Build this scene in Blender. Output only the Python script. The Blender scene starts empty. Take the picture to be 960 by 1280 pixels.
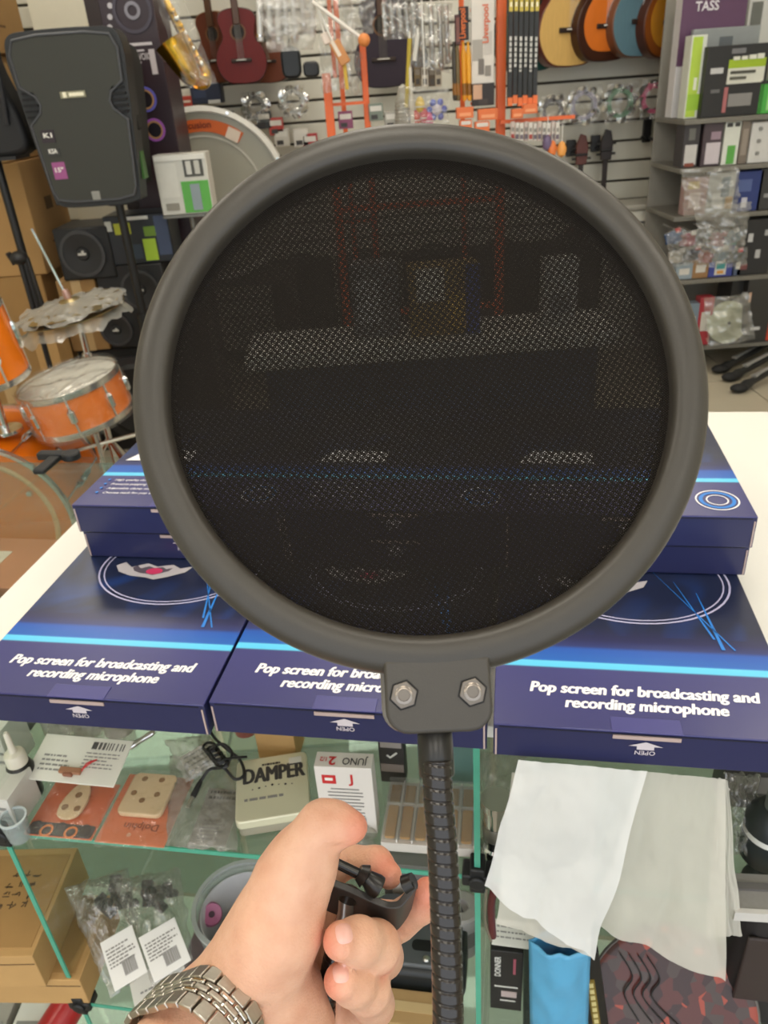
import bpy, bmesh, math, random
import numpy as np
from mathutils import Vector, Matrix, Euler, noise

R = math.radians
random.seed(11)
SC = bpy.context.scene
COL = SC.collection

# ------------------------------------------------------------------ camera
F = 960.0
CAM = Vector((0, 0, 1.40))
PITCH, ROLL, YAW = R(29), R(4.2), R(10.7)
AX_F = Vector((0, math.cos(PITCH), -math.sin(PITCH)))
_u0 = Vector((0, math.sin(PITCH), math.cos(PITCH)))
_r0 = Vector((1, 0, 0))
AX_R = math.cos(ROLL) * _r0 - math.sin(ROLL) * _u0
AX_U = math.sin(ROLL) * _r0 + math.cos(ROLL) * _u0
cam_data = bpy.data.cameras.new('camera')
cam = bpy.data.objects.new('camera', cam_data)
COL.objects.link(cam)
cam.matrix_world = Matrix(((AX_R.x, AX_U.x, -AX_F.x, CAM.x),
                           (AX_R.y, AX_U.y, -AX_F.y, CAM.y),
                           (AX_R.z, AX_U.z, -AX_F.z, CAM.z),
                           (0, 0, 0, 1)))
cam_data.sensor_fit = 'VERTICAL'
cam_data.sensor_height = 36.0
cam_data.lens = 36.0 * F / 1280.0
cam_data.clip_start = 0.01
cam_data.dof.use_dof = True
cam_data.dof.focus_distance = 0.32
cam_data.dof.aperture_fstop = 27.0
SC.camera = cam

# ------------------------------------------------------------------ world, exposure
world = bpy.data.worlds.new('daylight')
SC.world = world
world.use_nodes = True
world.node_tree.nodes['Background'].inputs[0].default_value = (0.90, 0.95, 1.0, 1)
world.node_tree.nodes['Background'].inputs[1].default_value = 1.9
SC.view_settings.view_transform = 'Standard'
SC.view_settings.look = 'None'
SC.view_settings.gamma = 1.0
SC.view_settings.use_curve_mapping = False
SC.view_settings.exposure = -0.02
SC.cycles.transparent_max_bounces = 48
LAMP = 9.0          # emission of the ceiling panels

# ------------------------------------------------------------------ placing helpers
def ray(x, y):
    return AX_F + AX_R * ((x - 480) / F) + AX_U * ((640 - y) / F)
def pz(x, y, z):                       # a point at camera depth z
    return CAM + ray(x, y) * z
def pD(x, y, D):                       # on the upright plane Y = D of the room
    d = ray(x, y); return CAM + d * (D / d.y)
def pH(x, y, Z):                       # on the level plane Z
    d = ray(x, y); return CAM + d * ((Z - CAM.z) / d.z)
XC = Vector((math.cos(YAW), -math.sin(YAW), 0))
YC = Vector((math.sin(YAW), math.cos(YAW), 0))
def cw(x, y, z):                       # counter frame -> room frame
    return XC * x + YC * y + Vector((0, 0, z))
def pY(x, y, Y):                       # on the upright plane Y of the counter frame
    d = ray(x, y); return CAM + d * (Y / d.dot(YC))
CR = -YAW                              # turn of the counter about Z

# ------------------------------------------------------------------ mesh builder
class MB:
    def __init__(s): s.v = []; s.f = []
    def add(s, vs, fs, M=None):
        n = len(s.v)
        for p in vs:
            p = Vector(p)
            s.v.append(M @ p if M is not None else p)
        for f in fs: s.f.append(tuple(i + n for i in f))
        return s
    def box(s, c, d, M=None, rot=None):
        x, y, z = d[0] / 2, d[1] / 2, d[2] / 2
        vs = [Vector((i, j, k)) for k in (-z, z) for j in (-y, y) for i in (-x, x)]
        if rot: 
            e = Euler(rot).to_matrix(); vs = [e @ q for q in vs]
        vs = [q + Vector(c) for q in vs]
        return s.add(vs, [(0, 2, 3, 1), (4, 5, 7, 6), (0, 1, 5, 4), (2, 6, 7, 3), (0, 4, 6, 2), (1, 3, 7, 5)], M)
    def tube(s, pts, rad, n=10, caps=True, closed=False, M=None, flat=1.0, upv=None):
        pts = [Vector(p) for p in pts]
        m = len(pts)
        rads = rad if isinstance(rad, (list, tuple)) else [rad] * m
        vs = []; fs = []
        prev = None
        for i in range(m):
            if closed: t = pts[(i + 1) % m] - pts[i - 1]
            else: t = pts[min(i + 1, m - 1)] - pts[max(i - 1, 0)]
            t.normalize()
            if prev is None:
                a = Vector(upv) if upv else (Vector((0, 0, 1)) if abs(t.z) < .9 else Vector((1, 0, 0)))
            else: a = prev
            b = t.cross(a); 
            if b.length < 1e-9: b = t.orthogonal()
            b.normalize(); a = b.cross(t).normalized(); prev = a
            for k in range(n):
                w = 2 * math.pi * k / n
                vs.append(pts[i] + (a * math.cos(w) * flat + b * math.sin(w)) * rads[i])
        for i in range(m if closed else m - 1):
            j = (i + 1) % m
            for k in range(n):
                l = (k + 1) % n
                fs.append((i * n + k, i * n + l, j * n + l, j * n + k))
        if caps and not closed:
            fs.append(tuple(range(n))[::-1]); fs.append(tuple((m - 1) * n + k for k in range(n)))
        return s.add(vs, fs, M)
    def cyl(s, a, b, r0, r1=None, n=16, M=None):
        return s.tube([a, b], [r0, r0 if r1 is None else r1], n, True, False, M)
    def lathe(s, prof, n=32, M=None, closed=False):
        vs = []; fs = []; m = len(prof)
        for i in range(n):
            a = 2 * math.pi * i / n
            for r, z in prof: vs.append((r * math.cos(a), r * math.sin(a), z))
        for i in range(n):
            j = (i + 1) % n
            for k in range(m if closed else m - 1):
                l = (k + 1) % m
                fs.append((i * m + k, j * m + k, j * m + l, i * m + l))
        return s.add(vs, fs, M)
    def prism(s, poly, z0, z1, M=None):
        n = len(poly)
        vs = [(x, y, z0) for x, y in poly] + [(x, y, z1) for x, y in poly]
        fs = [tuple(range(n))[::-1], tuple(range(n, 2 * n))]
        for i in range(n):
            j = (i + 1) % n; fs.append((i, j, n + j, n + i))
        return s.add(vs, fs, M)
    def ball(s, c, r, nu=16, nv=10, M=None):
        if not isinstance(r, (tuple, list)): r = (r, r, r)
        vs = [(c[0], c[1], c[2] + r[2])]; fs = []
        for j in range(1, nv):
            p = math.pi * j / nv
            for i in range(nu):
                a = 2 * math.pi * i / nu
                vs.append((c[0] + r[0] * math.sin(p) * math.cos(a), c[1] + r[1] * math.sin(p) * math.sin(a), c[2] + r[2] * math.cos(p)))
        vs.append((c[0], c[1], c[2] - r[2])); e = len(vs) - 1
        for i in range(nu):
            k = (i + 1) % nu
            fs.append((0, 1 + i, 1 + k)); fs.append((e, 1 + (nv - 2) * nu + k, 1 + (nv - 2) * nu + i))
            for j in range(nv - 2):
                a = 1 + j * nu; fs.append((a + i, a + nu + i, a + nu + k, a + k))
        return s.add(vs, fs, M)
    def sheet(s, nu, nv, fn, M=None, thick=0.0):
        vs = [Vector(fn(i / nu, j / nv)) for j in range(nv + 1) for i in range(nu + 1)]
        fs = [(j * (nu + 1) + i, j * (nu + 1) + i + 1, (j + 1) * (nu + 1) + i + 1, (j + 1) * (nu + 1) + i) for j in range(nv) for i in range(nu)]
        return s.add(vs, fs, M)
    def build(s, name, mat, parent=None, smooth=35, bevel=0.0, seg=2, world=False, loc=None, rot=None, thick=0.0, sub=0):
        vs = s.v
        if world and parent is not None:
            inv = MW[parent.name].inverted(); vs = [inv @ p for p in vs]
        me = bpy.data.meshes.new(name)
        me.from_pydata([tuple(p) for p in vs], [], s.f)
        me.validate()
        if smooth:
            me.polygons.foreach_set('use_smooth', [True] * len(me.polygons))
            if smooth < 180: me.set_sharp_from_angle(angle=R(smooth))
        if mat is not None: me.materials.append(mat)
        o = bpy.data.objects.new(name, me)
        COL.objects.link(o)
        if parent is not None: o.parent = parent
        if loc is not None: o.location = loc
        if rot is not None: o.rotation_euler = rot
        if thick:
            m = o.modifiers.new('solid', 'SOLIDIFY'); m.thickness = thick; m.offset = 0
        if bevel:
            m = o.modifiers.new('bevel', 'BEVEL'); m.width = bevel; m.segments = seg; m.limit_method = 'ANGLE'; m.angle_limit = R(40)
            m.harden_normals = False
        if sub:
            m = o.modifiers.new('sub', 'SUBSURF'); m.levels = sub; m.render_levels = sub
        return o

MW = {}
def tag(o, label, cat, group=None):
    o['label'] = label; o['category'] = cat
    if group: o['group'] = group
    return o
def T(name, label, cat, loc=(0, 0, 0), rot=(0, 0, 0), group=None, M=None):
    o = bpy.data.objects.new(name, None)
    o.empty_display_size = 0.02
    COL.objects.link(o)
    if M is None: M = Matrix.Translation(Vector(loc)) @ Euler(rot).to_matrix().to_4x4()
    o.matrix_world = M
    MW[o.name] = M.copy()
    return tag(o, label, cat, group)
def place(o, M):
    o.matrix_world = M; MW[o.name] = M.copy(); return o
def struct(o):
    o['kind'] = 'structure'; return o
def copy_tree(o, M=None, label=None, parent=None):
    c = o.copy(); COL.objects.link(c)
    if parent is not None: c.parent = parent
    if M is not None: c.matrix_world = M; MW[c.name] = M.copy()
    if label: c['label'] = label
    for ch in o.children: copy_tree(ch, parent=c)
    return c
def rr(w, h, r, n=5, x=0, y=0):          # rounded rectangle outline
    pts = []
    for cx, cy, a0 in ((w / 2 - r, h / 2 - r, 0), (-w / 2 + r, h / 2 - r, 90), (-w / 2 + r, -h / 2 + r, 180), (w / 2 - r, -h / 2 + r, 270)):
        for k in range(n + 1):
            a = R(a0 + 90 * k / n); pts.append((x + cx + r * math.cos(a), y + cy + r * math.sin(a)))
    return pts
def circ(r, n=24, x=0, y=0, ry=None):
    return [(x + r * math.cos(2 * math.pi * k / n), y + (ry or r) * math.sin(2 * math.pi * k / n)) for k in range(n)]
def spline(pts, n=8):                     # Catmull-Rom through points
    pts = [Vector(p) for p in pts]; out = []
    for i in range(len(pts) - 1):
        p0 = pts[max(i - 1, 0)]; p1 = pts[i]; p2 = pts[i + 1]; p3 = pts[min(i + 2, len(pts) - 1)]
        for k in range(n):
            t = k / n
            out.append(0.5 * ((2 * p1) + (p2 - p0) * t + (2 * p0 - 5 * p1 + 4 * p2 - p3) * t * t + (3 * p1 - p0 - 3 * p2 + p3) * t ** 3))
    out.append(pts[-1]); return out

# ------------------------------------------------------------------ materials
MATS = {}
def srgb(c):
    if isinstance(c, str):
        c = c.lstrip('#'); c = [int(c[i:i + 2], 16) / 255 for i in (0, 2, 4)]
    return tuple(x / 12.92 if x <= .04045 else ((x + .055) / 1.055) ** 2.4 for x in c) + (1,)
def base_mat(name):
    m = bpy.data.materials.new(name); m.use_nodes = True
    nt = m.node_tree; b = nt.nodes['Principled BSDF']
    return m, nt, b
def mat(color, rough=0.5, metal=0.0, var=0.08, scale=30.0, bump=0.0, bscale=200.0, spec=0.5, coat=0.0, trans=0.0, stretch=None):
    key = (color, rough, metal, var, scale, bump, bscale, spec, coat, trans, stretch)
    if key in MATS: return MATS[key]
    m, nt, b = base_mat('surface_' + (color.strip('#') if isinstance(color, str) else 'c'))
    N = nt.nodes.new; Lk = nt.links.new
    col = srgb(color)
    tc = N('ShaderNodeTexCoord'); src = tc.outputs['Object']
    if stretch:
        mp = N('ShaderNodeMapping'); mp.inputs['Scale'].default_value = stretch; Lk(src, mp.inputs[0]); src = mp.outputs[0]
    nz = N('ShaderNodeTexNoise'); nz.inputs['Scale'].default_value = scale; nz.inputs['Detail'].default_value = 4
    Lk(src, nz.inputs['Vector'])
    mx = N('ShaderNodeMix'); mx.data_type = 'RGBA'
    mx.inputs[6].default_value = tuple(c * (1 - var) for c in col[:3]) + (1,)
    mx.inputs[7].default_value = tuple(min(1, c * (1 + var)) for c in col[:3]) + (1,)
    Lk(nz.outputs['Fac'], mx.inputs[0]); Lk(mx.outputs[2], b.inputs['Base Color'])
    b.inputs['Roughness'].default_value = rough; b.inputs['Metallic'].default_value = metal
    b.inputs['Specular IOR Level'].default_value = spec
    b.inputs['Coat Weight'].default_value = coat
    if trans: b.inputs['Transmission Weight'].default_value = trans
    if bump:
        n2 = N('ShaderNodeTexNoise'); n2.inputs['Scale'].default_value = bscale; Lk(src, n2.inputs['Vector'])
        bp = N('ShaderNodeBump'); bp.inputs['Strength'].default_value = bump; bp.inputs['Distance'].default_value = .002
        Lk(n2.outputs['Fac'], bp.inputs['Height']); Lk(bp.outputs[0], b.inputs['Normal'])
    MATS[key] = m; return m
def emit(color, strength):
    key = ('emit', color, strength)
    if key in MATS: return MATS[key]
    m, nt, b = base_mat('glow'); b.inputs['Base Color'].default_value = srgb(color)
    b.inputs['Emission Color'].default_value = srgb(color); b.inputs['Emission Strength'].default_value = strength
    MATS[key] = m; return m
def clear(tint='#ffffff', haze=0.06, hazecol='#ffffff', gloss=0.10, rough=0.05, bump=0.0, bscale=60.0, fres=True):
    """thin clear sheet: see-through + a little milky scatter + fresnel gloss"""
    key = ('clear', tint, haze, hazecol, gloss, rough, bump, bscale, fres)
    if key in MATS: return MATS[key]
    m, nt, b = base_mat('clear_sheet'); nt.nodes.remove(b)
    N = nt.nodes.new; Lk = nt.links.new
    out = [n for n in nt.nodes if n.type == 'OUTPUT_MATERIAL'][0]
    tr = N('ShaderNodeBsdfTransparent'); tr.inputs[0].default_value = srgb(tint)
    df = N('ShaderNodeBsdfDiffuse'); df.inputs[0].default_value = srgb(hazecol)
    gl = N('ShaderNodeBsdfGlossy'); gl.inputs['Roughness'].default_value = rough
    m1 = N('ShaderNodeMixShader'); m1.inputs[0].default_value = haze; Lk(tr.outputs[0], m1.inputs[1]); Lk(df.outputs[0], m1.inputs[2])
    m2 = N('ShaderNodeMixShader'); Lk(m1.outputs[0], m2.inputs[1]); Lk(gl.outputs[0], m2.inputs[2])
    fr = N('ShaderNodeFresnel'); fr.inputs[0].default_value = 1.45
    ad = N('ShaderNodeMath'); ad.operation = 'ADD'; ad.use_clamp = True; ad.inputs[1].default_value = gloss
    ge = N('ShaderNodeNewGeometry'); bf = N('ShaderNodeMath'); bf.operation = 'SUBTRACT'; bf.inputs[0].default_value = 1.0; Lk(ge.outputs['Backfacing'], bf.inputs[1])
    mu = N('ShaderNodeMath'); mu.operation = 'MULTIPLY'; Lk(fr.outputs[0], mu.inputs[0]); Lk(bf.outputs[0], mu.inputs[1])   # reflect on the outer face only
    Lk(mu.outputs[0], ad.inputs[0]); Lk(ad.outputs[0], m2.inputs[0])
    if bump:
        tc = N('ShaderNodeTexCoord')
        n2 = N('ShaderNodeTexNoise'); n2.inputs['Scale'].default_value = bscale; n2.inputs['Detail'].default_value = 3; Lk(tc.outputs['Object'], n2.inputs['Vector'])
        bp = N('ShaderNodeBump'); bp.inputs['Strength'].default_value = bump; bp.inputs['Distance'].default_value = .01
        Lk(n2.outputs['Fac'], bp.inputs['Height'])
        for nd in (df, gl, fr): Lk(bp.outputs[0], nd.inputs['Normal'])
    Lk(m2.outputs[0], out.inputs[0])
    MATS[key] = m; return m
GLASS = clear('#f9fdfb', 0.010, '#d8e6e0', 0.02, 0.02)
GLASS_EDGE = mat('#4fa58c', 0.25, 0, .15, 40, spec=.6)
BAG = clear('#f4f4f2', 0.10, '#f0f0ee', 0.10, 0.12, 0.5, 70)
BAGFAR = clear('#f0f0ee', 0.16, '#f2f2f0', 0.16, 0.16, 0.7, 25)
WHITE = mat('#e9e7e0', .5)
BLACK = mat('#1b1b1c', .45)
KRAFT = mat('#bd9660', .85, 0, .10, 25, bump=.15)
STEEL = mat('#c9c7c2', .28, 1.0, .05)
CHROME = mat('#dedede', .12, 1.0, .02)

# ------------------------------------------------------------------ lettering
_txt = {}
def text_mesh(s, size=1.0, bold=0.0, shear=0.0, extrude=0.0, align='CENTER'):
    key = (s, size, bold, shear, extrude, align)
    if key in _txt: return _txt[key]
    cu = bpy.data.curves.new('lettering', 'FONT'); cu.body = s; cu.size = size; cu.offset = bold * size
    cu.shear = shear; cu.extrude = extrude; cu.align_x = align; cu.resolution_u = 3
    o = bpy.data.objects.new('lettering', cu); COL.objects.link(o)
    bpy.context.view_layer.update()
    me = bpy.data.meshes.new_from_object(o.evaluated_get(bpy.context.evaluated_depsgraph_get()))
    bpy.data.objects.remove(o); bpy.data.curves.remove(cu)
    _txt[key] = me; return me
def text(s, parent, M, width=None, height=None, m=None, bold=0.0, shear=0.0, name='lettering', align='CENTER', fat=0.0):
    """lettering in the local XY plane of M; scaled to the given width and cap height"""
    me = text_mesh(s, 1.0, bold, shear, 0.0, align).copy()
    xs = [v.co.x for v in me.vertices]; ys = [v.co.y for v in me.vertices]
    w = max(xs) - min(xs); cap = 0.69
    sy = height / cap if height else width / w
    sx = width / w if width else sy
    x0 = (max(xs) + min(xs)) / 2 if align == 'CENTER' else min(xs)
    for v in me.vertices: v.co = M @ Vector(((v.co.x - x0) * sx, v.co.y * sy, 0))
    if fat:                                # heavier strokes: the same outline laid again beside itself
        vs0 = [v.co.copy() for v in me.vertices]; fs0 = [tuple(p.vertices) for p in me.polygons]; n0 = len(vs0); e = height * fat
        ax_ = M.to_3x3() @ Vector((1, 0, 0)); ay_ = M.to_3x3() @ Vector((0, 1, 0)); az_ = M.to_3x3() @ Vector((0, 0, 1))
        vs = []; fs = []
        for q, (dx, dy) in enumerate(((0, 0), (e, 0), (-e, 0), (0, e * .5), (0, -e * .5))):
            vs += [p + ax_ * dx + ay_ * dy + az_ * (q * 4e-6) for p in vs0]; fs += [tuple(i + n0 * q for i in f) for f in fs0]
        me = bpy.data.meshes.new('lettering'); me.from_pydata([tuple(p) for p in vs], [], fs)
    me.materials.clear(); me.materials.append(m or WHITE)
    o = bpy.data.objects.new(name, me); COL.objects.link(o); o.parent = parent
    return o
def MX(loc, x=(1, 0, 0), y=(0, 1, 0)):     # frame from an origin and two axes
    x = Vector(x).normalized(); y = Vector(y); y = (y - x * x.dot(y)).normalized(); z = x.cross(y)
    return Matrix(((x.x, y.x, z.x, loc[0]), (x.y, y.y, z.y, loc[1]), (x.z, y.z, z.z, loc[2]), (0, 0, 0, 1)))
UPF = lambda loc: MX(loc, (1, 0, 0), (0, 0, 1))    # lettering on an upright front face (normal -Y)
def decal(poly, M, mt, parent, name='print', z=0.0003):
    n = len(poly)
    return MB().add([(x, y, z) for x, y in poly], [tuple(range(n))], M).build(name, mt, parent, smooth=0)
# ------------------------------------------------------------------ the room
FLOORM = mat('#b9b09c', .35, 0, .05, 8)
GROUT = mat('#8d8676', .8)
WALLM = mat('#d8d3c2', .7, 0, .04, 3)
SLATM = mat('#d9d6c8', .45, 0, .04, 4)
GROOVE = mat('#4b463d', .8)
D_WALL = 4.55
fl = struct(MB().box((0.1, 1.2, -0.06), (5.6, 7.2, 0.1)).build('floor', GROUT))
tm = MB().box((0, 0, 0), (.443, .443, .012)).build('tile', FLOORM, fl, bevel=.002)
tm.location = (1.30, 1.6, -.006)
for i in range(-1, 13):
    for j in range(0, 14):
        x = -2.45 + i * .45; y = -.2 + j * .45
        if not (-2.6 < x < 2.75 and y < 4.5): continue
        if y < 1.2 and abs(x) < 1.5: continue
        o = tm.copy(); COL.objects.link(o); o.parent = fl; o.location = (x, y, -.006)
ceil = struct(MB().box((0.1, 1.2, 3.05), (5.6, 7.2, 0.1)).build('ceiling', mat('#e8e6e0', .9)))
wl = struct(MB().box((-2.72, 1.2, 1.5), (.1, 7.0, 3.0)).build('wall_left', WALLM))
wr = struct(MB().box((2.92, 1.2, 1.5), (.1, 7.0, 3.0)).build('wall_right', WALLM))
wb = struct(MB().box((0.1, D_WALL + .08, 1.5), (5.6, .1, 3.0)).build('wall_back', GROOVE))
# slat boards of the back wall
sl = None
for k in range(22):
    z = .06 + k * .1 + .045
    if sl is None:
        sl = MB().box((0, 0, 0), (5.0, .018, .088)).build('slat', SLATM, wb, bevel=.003)
        o = sl
    else:
        o = sl.copy(); COL.objects.link(o); o.parent = wb
    o.location = (.1, D_WALL + .02, z)
# ceiling light panels out of view; row behind camera added to brighten shelves
LM = emit('#fff6e6', LAMP)
lt0 = None
for i, (x, y) in enumerate([(-1.5, -1.4), (0, -1.4), (1.5, -1.4), (-1.5, .2), (0, .2), (1.5, .2), (-1.5, 1.9), (0, 1.9), (1.5, 1.9), (-1.5, 3.5), (0, 3.5), (1.5, 3.5)]):
    if lt0 is None:
        lt0 = T('ceiling_light', 'unseen square white LED panel lighting the shop from its ceiling', 'ceiling light', (x, y, 2.985), group='ceiling light panels')
        MB().box((0, 0, 0), (.66, .66, .03)).build('frame', mat('#dddddd', .5), lt0)
        MB().box((0, 0, -.018), (.6, .6, .006)).build('diffuser', LM, lt0)
    else: copy_tree(lt0, Matrix.Translation((x, y, 2.985)))
# ------------------------------------------------------------------ glass display counter
ZT = 0.992          # counter top surface
Z1, Z2, Z3 = 0.812, 0.527, 0.24
YF, YB = 0.42, 0.86
ctr = T('display_counter', 'glass display counter with white top board and black corner clips', 'display counter', cw(0, .42, 0), (0, 0, CR))
CM = Matrix.Translation((0, -.42, 0))     # counter frame -> counter local
XD = [-1.36, -.907, -.465, -.022, .421, .864]
MB().box((.06, .712, ZT - .006), (1.09, .60, .0115), CM).build('top_board', mat('#eceae2', .35, 0, .02), ctr, bevel=.001)
def glass_level(name, z, x0, x1, y0=YF, y1=YB, t=.005):
    g = MB().box(((x0 + x1) / 2, (y0 + y1) / 2, z - t / 2), (x1 - x0, y1 - y0, t * .98), CM).build(name, GLASS, ctr)
    MB().box(((x0 + x1) / 2, y0 - .0006, z - t / 2), (x1 - x0, .0012, t), CM).build('glass_edge', GLASS_EDGE, g)
    return g
glass_level('glass_top', ZT - .0005, XD[0], -.601)
glass_level('glass_top', ZT - .0005, -.597, -.487)
for i in range(5):
    for z in (Z1, Z2, Z3):
        glass_level('glass_shelf', z, XD[i] + .003, XD[i + 1] - .003)
for x in XD:
    for z0, z1 in ((Z1 + .006, ZT - .014), (Z2 + .006, Z1 - .011), (Z3 + .006, Z2 - .011), (.05, Z3 - .011)):
        g = MB().box((x, (YF + YB) / 2, (z0 + z1) / 2), (.0045, YB - YF, z1 - z0), CM).build('glass_divider', GLASS, ctr)
        MB().box((x, YF - .0008, (z0 + z1) / 2), (.005, .0016, z1 - z0), CM).build('glass_edge', GLASS_EDGE, g)
# rear panes
for i in range(5):
    MB().box(((XD[i] + XD[i + 1]) / 2, YB + .003, .52), (.43, .004, .92), CM).build('back_pane', clear('#eaf4f0', .10, '#b9c8c2', .02, .05), ctr)
clipm = mat('#17181a', .5)
cl0 = None
for x in XD:
    for z in (Z1 - .0025, Z2 - .0025, Z3 - .0025):
        if cl0 is None:
            b = MB()
            b.box((0, 0, 0), (.026, .018, .013)); b.box((0, 0, 0), (.013, .018, .030)); b.cyl((0, -.012, 0), (0, .006, 0), .0075, n=12)
            cl0 = b.build('corner_clip', clipm, ctr, bevel=.0015)
            o = cl0
        else:
            o = cl0.copy(); COL.objects.link(o); o.parent = ctr
        o.location = CM @ Vector((x, YF + .004, z))
# clip joining the glass tops at the far edge
b = MB(); b.box((-.599, YB - .005, ZT + .004), (.055, .014, .010), CM); b.box((-.599, YB - .03, ZT + .003), (.016, .05, .007), CM)
b.cyl(CM @ Vector((-.575, YB - .012, ZT + .002)), CM @ Vector((-.575, YB - .012, ZT + .012)), .012, n=16)
b.build('top_clip', clipm, ctr, bevel=.002)
MB().box((-.25, .64, .025), (2.24, .44, .05), CM).build('plinth', mat('#cfcabd', .5), ctr)

# ------------------------------------------------------------------ pop-screen cartons
BW, BD, BH = .1985, .235, .0295
def carton_mat():
    m, nt, b = base_mat('printed_carton'); N = nt.nodes.new; Lk = nt.links.new
    tc = N('ShaderNodeTexCoord'); sp = N('ShaderNodeSeparateXYZ'); Lk(tc.outputs['Object'], sp.inputs[0])
    # colour bands across the lid, by distance from the front edge
    rp = N('ShaderNodeValToRGB'); mr = N('ShaderNodeMapRange'); mr.inputs[1].default_value = -BD / 2; mr.inputs[2].default_value = BD / 2
    Lk(sp.outputs[1], mr.inputs[0]); Lk(mr.outputs[0], rp.inputs[0])
    rp.color_ramp.interpolation = 'LINEAR'
    st = [(0, '#39396c'), (.255, '#3d3d76'), (.26, '#5cc8f2'), (.285, '#62cdf5'), (.29, '#1f62b8'), (.35, '#1d55b0'), (.365, '#2c3670'), (.40, '#2a2c55'), (.47, '#20263f'), (1, '#1b2440')]
    cr = rp.color_ramp
    cr.elements[0].position = 0; cr.elements[0].color = srgb(st[0][1]); cr.elements[1].position = 1; cr.elements[1].color = srgb(st[-1][1])
    for p, c in st[1:-1]:
        e = cr.elements.new(p); e.color = srgb(c)
    # soft printed blue swirl
    nz = N('ShaderNodeTexNoise'); nz.inputs['Scale'].default_value = 9; nz.inputs['Distortion'].default_value = 1.5; Lk(tc.outputs['Object'], nz.inputs['Vector'])
    mr2 = N('ShaderNodeMapRange'); mr2.inputs[1].default_value = .5; mr2.inputs[2].default_value = .75; Lk(nz.outputs['Fac'], mr2.inputs[0])
    gt = N('ShaderNodeMath'); gt.operation = 'GREATER_THAN'; gt.inputs[1].default_value = -BD / 2 + .10; Lk(sp.outputs[1], gt.inputs[0])
    ml = N('ShaderNodeMath'); ml.operation = 'MULTIPLY'; Lk(mr2.outputs[0], ml.inputs[0]); Lk(gt.outputs[0], ml.inputs[1])
    mx = N('ShaderNodeMix'); mx.data_type = 'RGBA'; Lk(ml.outputs[0], mx.inputs[0]); Lk(rp.outputs[0], mx.inputs[6]); mx.inputs[7].default_value = srgb('#1f3f80')
    # plain side faces
    ge = N('ShaderNodeMath'); ge.operation = 'GREATER_THAN'; ge.inputs[1].default_value = BH - .0012; Lk(sp.outputs[2], ge.inputs[0])
    m3 = N('ShaderNodeMix'); m3.data_type = 'RGBA'; Lk(ge.outputs[0], m3.inputs[0]); m3.inputs[6].default_value = srgb('#282b52'); Lk(mx.outputs[2], m3.inputs[7])
    Lk(m3.outputs[2], b.inputs['Base Color'])
    b.inputs['Roughness'].default_value = .28; b.inputs['Specular IOR Level'].default_value = .45
    n2 = N('ShaderNodeTexNoise'); n2.inputs['Scale'].default_value = 22; Lk(tc.outputs['Object'], n2.inputs['Vector'])
    bp = N('ShaderNodeBump'); bp.inputs['Strength'].default_value = .25; bp.inputs['Distance'].default_value = .002; Lk(n2.outputs['Fac'], bp.inputs['Height']); Lk(bp.outputs[0], b.inputs['Normal'])
    return m
CARTON = carton_mat()
PRW = mat('#f2f1f4', .4); PRP = mat('#cfc6cc', .4); KRE = mat('#b7a29c', .8)
CYAN = mat('#2a80d8', .35); LILAC = mat('#b9b6d6', .35); PINK = mat('#c83a63', .4); SILV = mat('#bdb7ba', .35)
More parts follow.
